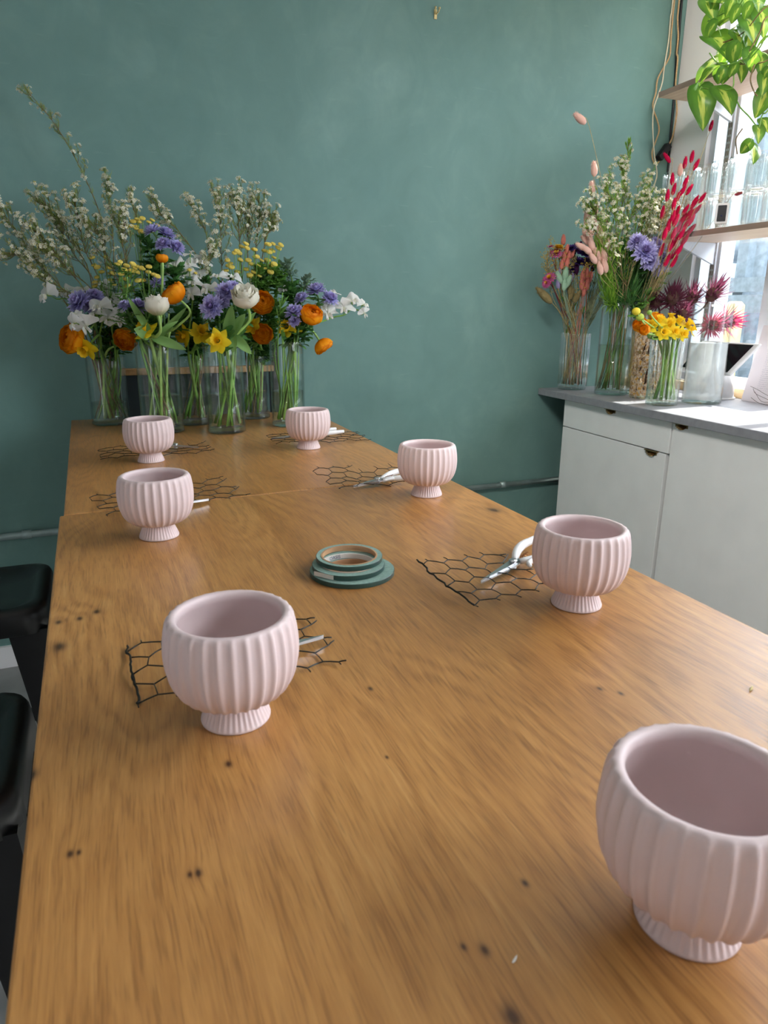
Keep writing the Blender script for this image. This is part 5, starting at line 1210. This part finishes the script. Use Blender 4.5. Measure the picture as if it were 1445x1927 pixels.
def filler(label, vk, pix, dy, mat, hm, n, sprd, hs=.0022, grp=None, name='filler_sprig', cat='dried sprig', smat=None):
    P = [head_pt(vk, x, y, dy) for x, y in pix]; p0, p1 = vase_pts(vk, P[0], .8); path = spline([p0, p1] + P, 6)
    for q in path: q.y = min(q.y, WALLY - .012)
    t = thing(name, label, cat, base_loc(path), grp); drystem(t, path, .0013, smat or m_straw); g = G(); h = G(); m0 = int(len(path) * .55)
    for k in range(n):
        c = path[rnd.randrange(m0, len(path))]; p = c + V((U(-1, 1), U(-1, .6), U(-.3, 1.2))) * sprd; p.y = min(p.y, WALLY - .006); g.tube([c, p], .0005, 4); h.blob(p, hs, hs, hs * 1.1, 6, 4)
    g.make('twiglets', smat or m_straw, t, kind='stuff'); h.make('tiny_heads', hm, t, kind='stuff'); return t
p_tinyyel = pbr('tiny_yellow', 'c9a436', .8); p_tinyol = pbr('tiny_olive', '8d8440', .8)
filler('tiny yellow headed filler sprig at left of the dried bouquet', '1', [(1042, 540), (1033, 505), (1028, 480)], -.05, None, p_tinyyel, 70, .035, grp=G1)
filler('olive filler sprig low on the left of dried bouquet', '1', [(1040, 560), (1033, 520), (1027, 500)], -.03, None, p_tinyol, 60, .03, grp=G1)
filler('tiny yellow filler sprig beside the dark purple statice', '1', [(1090, 560), (1098, 520), (1102, 500)], -.08, None, p_tinyyel, 50, .022, grp=G1)
filler('small white tipped sprig topping the dried bouquet', '1', [(1048, 520), (1040, 470), (1034, 452)], -.01, None, p_waxc, 16, .012, grp=G1)
def thread(label, vk, tops, dy, grp):
    for i, pix in enumerate(tops):
        P = [head_pt(vk, x, y, dy + U(-.03, .03)) for x, y in pix]; p0, p1 = vase_pts(vk, P[0], .85); path = spline([p0, p1] + P, 6)
        for q in path: q.y = min(q.y, WALLY - .012)
        t = thing('thread_grass', label, 'grass', base_loc(path), grp); drystem(t, path, .0012, m_oat_s); g = G(); m0 = int(len(path) * .5)
        for k in range(140):
            i_ = rnd.randrange(m0, len(path) - 1); needle(g, path[i_], (path[i_ + 1] - path[i_]).normalized() + V((U(-1, 1), U(-1, 1), U(-.3, .5))) * .55, U(.015, .04), .0008)
        g.make('spikelets', p_oat, t, kind='stuff')
m_oat_s = pbr('sage_grass_stem', '8d9068', .8)
thread('sage green thread grass leaning right in the short ribbed vase', '1', [[(1102, 610), (1112, 570), (1118, 530)], [(1108, 600), (1124, 540), (1130, 500)], [(1104, 605), (1118, 560), (1136, 540)], [(1098, 600), (1108, 560), (1112, 520)], [(1108, 615), (1126, 580), (1140, 550)], [(1105, 600), (1120, 560), (1130, 530)], [(1108, 600), (1125, 550), (1138, 515)], [(1100, 600), (1115, 550), (1122, 510)], [(1106, 610), (1120, 585), (1132, 560)]], -.05, 'thread grass in the short ribbed vase')
bare('dyed dry stem without visible head in the short ribbed vase', '1', [(1060, 560, -.03), (1075, 570, -.04), (1085, 570, -.02), (1050, 560, -.03), (1092, 560, -.05)], .0014, m_straw)

# tall vase of greens: waxflower, lavender blooms
GW = 'waxflower branches in the tall counter vase'
W_('sunlit waxflower branch with bright white heads above the tall counter vase', '2', [(1165, 500), (1135, 430), (1122, 405), (1115, 390)], -.06, 18, 1, .42, 1.6, GW, .0050, p_needle_sunlit, tl=(.05, .115))
W_('waxflower branch rising to the top of counter bouquet', '2', [(1170, 500), (1170, 400), (1172, 340), (1170, 312)], .0, 16, 1, .5, 1.4, GW, .0050, p_needle_sunlit, tl=(.03, .06))
W_('waxflower branch with bare green tips, highest on the counter', '2', [(1172, 500), (1175, 380), (1180, 310), (1182, 272)], .02, 9, .5, .55, 1.6, GW, .0048, p_needle_sunlit, tl=(.02, .045))
W_('waxflower branch left of centre in the counter bouquet', '2', [(1160, 500), (1145, 430), (1140, 380), (1138, 355)], -.02, 16, 1, .45, 1.5, GW, .0050, p_needle_sunlit, tl=(.05, .115))
W_('waxflower branch right of centre below the cream cord end', '2', [(1185, 500), (1200, 430), (1215, 380), (1222, 348)], -.02, 16, 1, .45, 1.5, GW, .0050, p_needle_sunlit, tl=(.05, .115))
W_('waxflower branch in front of the crimson tails', '2', [(1190, 510), (1215, 440), (1235, 410), (1245, 398)], -.08, 16, 1, .42, 1.3, GW, .0047, p_needle, tl=(.05, .115))
W_('waxflower branch low in front, above the lavender blooms', '2', [(1185, 520), (1205, 450), (1222, 430), (1240, 428)], -.10, 15, 1, .42, 1.3, GW, .0047, p_needle, tl=(.05, .115))
W_('waxflower branch in the heart of the counter bouquet', '2', [(1175, 520), (1180, 440), (1190, 400), (1200, 385)], -.05, 18, 1, .42, 1.6, GW, .0050, p_needle_sunlit, tl=(.05, .115))
W_('waxflower branch low at left over the pink tails', '2', [(1160, 530), (1140, 470), (1125, 440), (1112, 430)], -.10, 14, .9, .42, 1.5, GW, .0048, p_needle_sunlit, tl=(.05, .11))
for i, pl in enumerate(([(1148, 570), (1132, 510), (1122, 478)], [(1158, 570), (1150, 510), (1142, 470)], [(1172, 570), (1168, 500), (1165, 470)], [(1182, 575), (1195, 520), (1205, 485)], [(1188, 578), (1220, 530), (1240, 500)], [(1176, 575), (1182, 510), (1190, 475)], [(1150, 560), (1135, 500), (1128, 460)], [(1160, 560), (1155, 490), (1150, 450)], [(1170, 560), (1175, 490), (1178, 455)], [(1180, 560), (1200, 500), (1212, 470)], [(1185, 570), (1215, 510), (1238, 480)], [(1180, 580), (1205, 540), (1228, 510)], [(1150, 575), (1145, 530), (1140, 495)], [(1165, 575), (1165, 530), (1168, 500)], [(1175, 575), (1190, 530), (1205, 505)])):
    P = [head_pt('2', x, y, -.05 + .02 * (i % 3)) for x, y in pl]; p0, p1 = vase_pts('2', P[0], .8); path = spline([p0, p1] + P, 7)
    t = thing('needle_green_stem', 'dark green needle leaved stem filling the tall counter vase', 'greenery', base_loc(path), 'needle leaved stems in the tall counter vase'); drystem(t, path, .0018, m_stem_dark); g = G(); m0 = int(len(path) * .42)
    for k in range(330):
        i_ = rnd.randrange(m0, len(path) - 1); ax = (path[i_ + 1] - path[i_]).normalized(); needle(g, path[i_] + V((U(-1, 1), U(-1, 1), 0)) * .018, ax + V((U(-1, 1), U(-1, 1), U(-.2, .5))) * .45, U(.03, .065), .0013)
    g.make('needles', p_needle_sunlit if i % 6 == 0 else p_leafd, t, kind='stuff')
GL = 'lavender chrysanthemums in the tall counter vase'
chrys('lavender chrysanthemum with open daisy blooms on the counter, in front', '2', [(1214, 472, -.14, 27, (-.1, .1, 1)), (1234, 462, -.12, 25, (.2, .5, .9)), (1198, 455, -.11, 21, (-.5, .3, .9)), (1224, 490, -.14, 22, (.0, -.2, 1))], grp=GL)
chrys('lavender chrysanthemum at the right of counter bouquet', '2', [(1247, 490, -.13, 24, (.5, .0, .9)), (1238, 508, -.11, 16, (.5, -.4, .7)), (1228, 478, -.12, 20, (.1, -.1, 1))], grp=GL)
daffodil('yellow bloom half hidden below the lavender on the counter', '2', 1241, 517, -.08, 12, (.5, .2, .8), 0, grp=None)
greenery('leafy stem at the right side of tall counter vase', '2', [(1200, 590), (1225, 545), (1245, 522)], -.07, 24, p_leaf)

# wrapped dyed bunny tails behind, in the hidden clear vase
GP = 'pale pink bunny tails behind the counter bouquet'; GC = 'crimson bunny tails by the window'
bun('lone pale pink bunny tail, highest, arching left', '6', [(1091, 223, -.0, 12, (-.75, .5, .2))], 'pale', GP, m_straw)
for lab, px, py in (('pale pink bunny tail second from top', 1118, 318), ('pale pink bunny tail below the two highest', 1114, 355)): bun(lab, '6', [(px, py, .0, 11, (-.1, 1, .2))], 'pale', GP, m_straw)
bun('pale pink bunny tail in the cluster left of the waxflower', '6', [(1105, 410, .0, 12, (-.1, 1, .2)), (1101, 434, -.01, 10, (-.1, 1, .2)), (1114, 434, -.02, 10, (.2, 1, .2)), (1101, 452, -.02, 9, (-.7, .7, .2)), (1109, 447, -.03, 10, (-.5, .9, .2)), (1094, 464, -.03, 10, (-.9, .4, .2)), (1121, 474, -.04, 11, (-.6, .6, .3)), (1112, 458, -.04, 11, (-.4, .8, .3)), (1126, 452, -.02, 11, (-.2, 1, .2)), (1121, 392, .0, 10, (.1, 1, .2)), (1126, 486, -.04, 10, (-.5, .7, .3)), (1132, 466, -.03, 10, (-.3, .9, .3)), (1136, 480, -.05, 11, (-.4, .8, .3)), (1118, 420, -.01, 10, (.0, 1, .3)), (1128, 436, -.03, 11, (-.2, 1, .3)), (1104, 470, -.04, 10, (-.8, .5, .3)), (1138, 500, -.06, 11, (-.3, .9, .3)), (1116, 486, -.05, 10, (-.6, .7, .3)), (1142, 460, -.04, 10, (.0, 1, .3)), (1129, 505, -.06, 10, (-.3, .9, .3))], 'pale', GP, m_straw)
bun('single crimson bunny tail high against the window', '6', [(1338, 237, -.18, 8, (.25, 1, .2))], 'crim', GC, m_straw)
bun('single crimson bunny tail in front of the ribbed tumblers', '6', [(1391, 364, -.30, 7, (.8, .2, .2))], 'crim', GC, m_straw)
bun('pink edged bunny tail in front of the inline switch', '6', [(1255, 297, -.12, 9, (-.6, .7, .2))], 'crim', GC, m_straw)
bun('faded pink bunny tail among the crimson ones', '6', [(1280, 320, -.15, 9, (.0, 1, .2))], 'pale', GC, m_straw)
cl = [(1247, 400, .1), (1251, 440, .2), (1290, 395, .6), (1300, 432, .8), (1288, 452, .7), (1245, 470, .3), (1278, 470, .6), (1255, 490, .4), (1268, 492, .5), (1292, 440, .8), (1302, 402, .8), (1272, 415, .4), (1302, 295, .15), (1289, 306, .1), (1310, 310, .5), (1265, 337, .0), (1268, 356, .2), (1290, 342, .35), (1285, 358, .55), (1276, 370, .4), (1297, 357, .6), (1308, 378, .6), (1321, 373, .7), (1256, 368, .1), (1268, 384, .1), (1306, 384, .8), (1312, 394, .8), (1296, 404, .6), (1285, 412, .5), (1275, 398, .3), (1266, 408, .2), (1290, 425, .5), (1278, 428, .4), (1282, 440, .5), (1268, 440, .3), (1272, 455, .4), (1262, 462, .3), (1258, 425, .1), (1300, 415, .6), (1266, 476, .3)]
bun('crimson bunny tail in the cellophane wrapped bunch by the window', '6', [(x, y, U(-.22, -.14), 9 if y < 400 else 10, (a, 1, .2)) for x, y, a in cl], 'crim', GC, m_straw)
# cellophane wrap
m_cello = glass('cellophane', (.995, .995, .995, 1), .22, .05, .15)
cb_ = V((VASE['6'][0], VASE['6'][1], CZ + .30)); g = G()
def cel(u, v):
    a = 2 * pi * u; ax = (at_y(1283, 400, VASE['6'][1] - .20) - cb_); r = .028 + .082 * v ** 1.2 + .008 * sin(a * 7 + v * 5) * v + .005 * sin(a * 13); p = cb_ + ax * (v * .98) + V((cos(a) * r, sin(a) * r * .8, .035 * sin(a * 3) * v)); p.y = min(p.y, WALLY - .02); return p
g.grid(cel, 64, 16, close=True); tag(g.make('cellophane_wrap', m_cello), 'clear cellophane wrap around the crimson bunny tails', 'wrapping')

# proteas in the speckled vase
GPR = 'burgundy proteas by the window'
for lab, px, py, dy, r, fc, k in (('burgundy protea at the left of its bunch, round brown cone', 1265, 563, .02, 27, (-.2, .6, .8), 0), ('burgundy protea in the middle of the bunch, behind', 1302, 562, .06, 26, (.1, .8, .5), 1), ('burgundy protea with large brown cone at upper right', 1342, 553, .0, 28, (.4, .7, .6), 0),
                                  ('pink sunlit protea at the right, over the payment stand', 1368, 605, -.04, 27, (.7, -.1, .7), 2), ('pink protea lower, seen through the wide vase', 1340, 612, -.02, 22, (.2, -.2, .9), 2), ('burgundy protea low behind the daffodils', 1282, 592, .0, 22, (.0, .2, .9), 1), ('small burgundy protea at the far left of bunch', 1236, 570, .06, 18, (-.5, .5, .7), 0)):
    Y3 = VASE['3'][1]; H = at_y(px, py, Y3 + dy); R = r * mpp(H) * 1.3; hd = face(*fc); path = stem_to('3', H, hd, R * .6); t = thing('protea', lab, 'protea', base_loc(path), GPR); drystem(t, path, .0038, m_dark_twig); inst('bloom', PRO[k], t, H, hd, R, U(0, 6))

# daffodils in the ribbed flared vase
GD = 'daffodils in the ribbed flared vase'
for i, (px, py, dy, r, fc) in enumerate([(1222, 615, -.05, 17, (-.3, .4, .9)), (1240, 606, -.06, 18, (.1, .7, .7)), (1258, 612, -.05, 19, (.1, .5, .8)), (1276, 607, -.02, 18, (.3, .7, .6)), (1292, 612, -.02, 18, (.5, .5, .7)), (1300, 620, -.04, 15, (.8, .3, .5)), (1268, 624, -.07, 16, (.2, -.1, 1)), (1248, 626, -.07, 16, (-.1, .0, 1)), (1284, 628, -.07, 15, (.3, -.2, .9)), (1232, 598, .0, 16, (-.2, .9, .4)), (1262, 600, .02, 16, (.0, .9, .4))]):
    daffodil('bright daffodil packed in the ribbed flared vase', '4', px, py, dy, r, fc, i % 3, grp=GD)
for lab, px, py, r, fc in (('orange daffodil tip at the back of the ribbed flared vase', 1236, 597, 13, (.2, .9, .4)), ('orange ranunculus at the left of the ribbed flared vase', 1205, 612, 14, (-.5, .4, .8))):
    one('orange_ranunculus', 'ranunculus', lab, '4', px, py, -.03, r, fc, [('bloom', RAN[2])], .0028, m_stem_pale)
p_ybud = pbr('yellow_bud', 'd8c22c', .6)
def bud(label, px, py, r, mat, bx=None):
    H = head_pt('4', px, py, -.09); path = stem_to('4', H, face(-.6, .6, .3), .02); t = thing('ranunculus_bud', label, 'bud', base_loc(path), 'buds over the ribbed flared vase'); stem_obj(t, path, .0024, m_stem_pale); g = G(); R = r * mpp(H); g.blob(H, R, R, R * .9, 14, 8); g.make('bud', mat, t)
bud('yellow ranunculus bud, higher of the pair beside the ribbed flared vase', 1197, 586, 8, p_ybud); bud('yellow green ranunculus bud just below the higher one', 1204, 597, 8, p_bud); bud('small green bud above the daffodils in the flared vase', 1222, 588, 5, p_calyx)
t_ = one('orange_ranunculus', 'ranunculus', 'small yellow ranunculus on a bent stem in front of the daffodils', '4', 1213, 621, -.10, 10, (-.6, .1, .8), [('bloom', RAN[2])], .0028, m_stem_pale)

# ================================================================== TRAILING PLANT ON THE UPPER SHELF
def vleaf():
    t = NT('variegated_leaf'); uv = t.n('UVMap').outputs[0]; sp = t.n('SeparateXYZ', {0: uv}); n_ = t.noise(t.n('Mapping', {'Vector': uv, 'Scale': (5, 1.2, 1)}).outputs[0], 2.5, 2)
    f = t.math('ABSOLUTE', t.math('ADD', t.math('SUBTRACT', sp.outputs[0], .5), t.math('MULTIPLY', t.math('SUBTRACT', n_, .45), .55)))
    c = t.ramp(f, [(.02, lin('c6d268')), (.07, lin('a9c050')), (.12, lin('5f8f34')), (.5, lin('41702d'))])
    a = t.n('BsdfPrincipled', {'Base Color': c, 'Roughness': .32, 'Specular IOR Level': .4}); b = t.n('BsdfTranslucent', {'Color': t.mix(.5, c, lin('a8d23a'))})
    return t.done(t.n('MixShader', {0: .26, 1: a.outputs[0], 2: b.outputs[0]}).outputs[0])
m_vleaf = vleaf()
def heart(seed):
    R_ = random.Random(seed); g = G(); fo = R_.uniform(.15, .4); cu = R_.uniform(.15, .45)
    def fn(u, v):
        q = 2 * u - 1; w = .37 * (sin(min(1, v ** .62) * pi) ** .72 if 0 < v < 1 else 0) * (1 + .1 * (1 - v)); lobe = -.16 * abs(q) ** 1.3 * max(0, 1 - v * 2.2) * 1.6
        return V((q * w + 0, v + lobe, fo * abs(q) * w - cu * v * v + .03 * sin(v * 6 + q * 3)))
    g.grid(fn, 10, 14); return g.mesh('leaf', m_vleaf)
HEA = [heart(i) for i in range(4)]
sp_ = rp(.82, .47, SHZ[0] + .019)
t = thing('trailing_plant', 'variegated heart leaved vine trailing over the upper wall shelf', 'houseplant', sp_)
m_pot = pbr('pale_pot', 'cfc8bd', .6); g = G(); g.lathe([(.0005, 0), (.055, 0), (.06, .004), (.075, .13), (.071, .13), (.067, .115), (.0005, .115)], 40, sp_); g.make('plant_pot', m_pot, t)
VD = .27
vines = [[(1420, -20), (1390, 10), (1352, 30), (1332, 40)], [(1445, 10), (1400, 60), (1360, 80), (1335, 75)], [(1450, 60), (1420, 100), (1370, 122), (1350, 118), (1335, 100)], [(1450, 110), (1400, 120), (1372, 122)], [(1400, 60), (1382, 130), (1378, 165), (1352, 168), (1322, 166)],
         [(1420, 120), (1412, 150), (1420, 175), (1425, 180)], [(1378, 165), (1390, 198), (1410, 220), (1425, 240)], [(1445, 30), (1430, 60), (1405, 105)], [(1450, 200), (1435, 215), (1428, 240)], [(1387, 290), (1385, 262), (1397, 242)]]
rim = sp_ + V((0, 0, .12))
for k, vn in enumerate(vines):
    pts = [on_d(x, y, VD - .02 * (k % 3)) for x, y in vn]
    if k in (0, 1, 2, 3, 7, 8): pts = [rim + (pts[0] - rim).normalized() * .05, rim.lerp(pts[0], .5) + V((0, 0, .03))] + pts
    g = G(); g.tube(spline(pts, 5), .0022, 6); g.make('vine', m_twig if k % 2 else m_stem, t)
# leaves: pixel of the stalk end, pixel of the tip, tilt, offset from the shelf front
LV = [(1345, 45, 1322, 78, .3), (1338, 33, 1324, 80, -.3), (1360, 5, 1330, -5, .2), (1328, 2, 1348, 28, .1), (1375, 12, 1350, 50, .5), (1362, 42, 1400, 15, .4), (1340, 72, 1388, 90, .2), (1370, 70, 1338, 97, -.2), (1395, 45, 1370, 58, .3), (1372, 88, 1358, 122, .4), (1385, 85, 1368, 125, -.3), (1352, 108, 1310, 143, .7), (1360, 122, 1322, 138, .6),
      (1362, 130, 1352, 158, .1), (1357, 128, 1342, 160, -.2), (1368, 128, 1362, 158, .2), (1385, 122, 1372, 146, .3), (1390, 118, 1408, 142, .5), (1398, 75, 1390, 112, .2), (1410, 95, 1420, 130, .1), (1425, 100, 1410, 128, .4), (1432, 105, 1436, 135, .2), (1316, 170, 1330, 229, .05), (1353, 168, 1386, 198, .3), (1440, 170, 1426, 222, .2), (1438, 140, 1445, 172, .4), (1425, 240, 1435, 262, .3), (1413, 270, 1435, 298, .8), (1412, 268, 1395, 290, .6), (1405, 35, 1432, 65, .3), (1412, 10, 1395, 38, .2), (1430, 20, 1445, 60, .2), (1380, -5, 1372, 30, .4), (1350, -10, 1340, 20, .2), (1400, -10, 1415, 22, .1), (1425, -15, 1435, 15, .3), (1440, 75, 1418, 92, .3), (1355, 60, 1372, 75, .1), (1400, 55, 1425, 85, .4), (1383, 60, 1405, 80, .3), (1390, 15, 1372, 45, .2), (1435, 225, 1450, 240, .2), (1445, 130, 1432, 150, .1)]
for k, (x0, y0, x1, y1, tl_) in enumerate(LV):
    dd = VD - .045 + .09 * ((k * 37 % 10) / 10); a, b = on_d(x0, y0, dd), on_d(x1, y1, dd); b = b - FWD * 0.0 + RD * (-.02 * tl_)
    d = (b - a); L = d.length * 1.0; yv = d.normalized(); nz = (-FWD + V((0, 0, .4)) + RGT * (tl_ - .3)); nz = (nz - yv * nz.dot(yv)).normalized(); xv = yv.cross(nz)
    o = bpy.data.objects.new('leaf', HEA[k % 4]); scn.collection.objects.link(o); o.parent = t; off = t.location
    wsc = L * (1.0 if L > .06 else 1.15)
    M = Matrix(((xv.x * wsc, yv.x * L, nz.x * L, a.x - off.x), (xv.y * wsc, yv.y * L, nz.y * L, a.y - off.y), (xv.z * wsc, yv.z * L, nz.z * L, a.z - off.z), (0, 0, 0, 1))); o.matrix_local = M
    if k % 2 == 0:
        e = min((on_d(x, y, VD) for vn in vines for x, y in vn), key=lambda p: (p - a).length); g = G(); g.tube(spline([e, e.lerp(a, .5) + V((0, 0, .008)), a], 3), .0012, 5); g.make('leaf_stalk', m_stem_pale, t)

for lab, pix, mt in (('dense tiny yellow filler at the top of the dried bouquet', [(1058, 540), (1052, 490), (1048, 472)], p_tinyyel), ('dense olive filler in the middle of the dried bouquet', [(1070, 560), (1068, 520), (1066, 500)], p_tinyol), ('dense yellow filler at the right of the dried bouquet', [(1090, 560), (1100, 515), (1108, 495)], p_tinyyel)):
    filler(lab, '1', pix, -.05, None, mt, 90, .03, grp=G1)
bun('plum coloured fluffy tail in the short ribbed vase', '1', [(1080, 470, -.02, 9, (.1, 1, .3)), (1091, 466, -.02, 9, (.2, 1, .3)), (1112, 476, -.02, 10, (.3, 1, .3)), (1084, 505, -.04, 10, (.0, 1, .3)), (1118, 500, -.04, 9, (.4, 1, .3))], 'plum', 'plum fluffy tails in the short ribbed vase', m_straw)
W_('sunlit waxflower branch filling the centre of the counter bouquet', '2', [(1170, 510), (1160, 440), (1158, 400), (1156, 375)], -.08, 18, 1, .42, 1.6, GW, .0050, p_needle_sunlit, tl=(.05, .115))
W_('waxflower branch filling the right half of the counter bouquet', '2', [(1182, 510), (1205, 440), (1212, 410), (1226, 385)], -.06, 18, 1, .42, 1.5, GW, .0050, p_needle_sunlit, tl=(.05, .115))
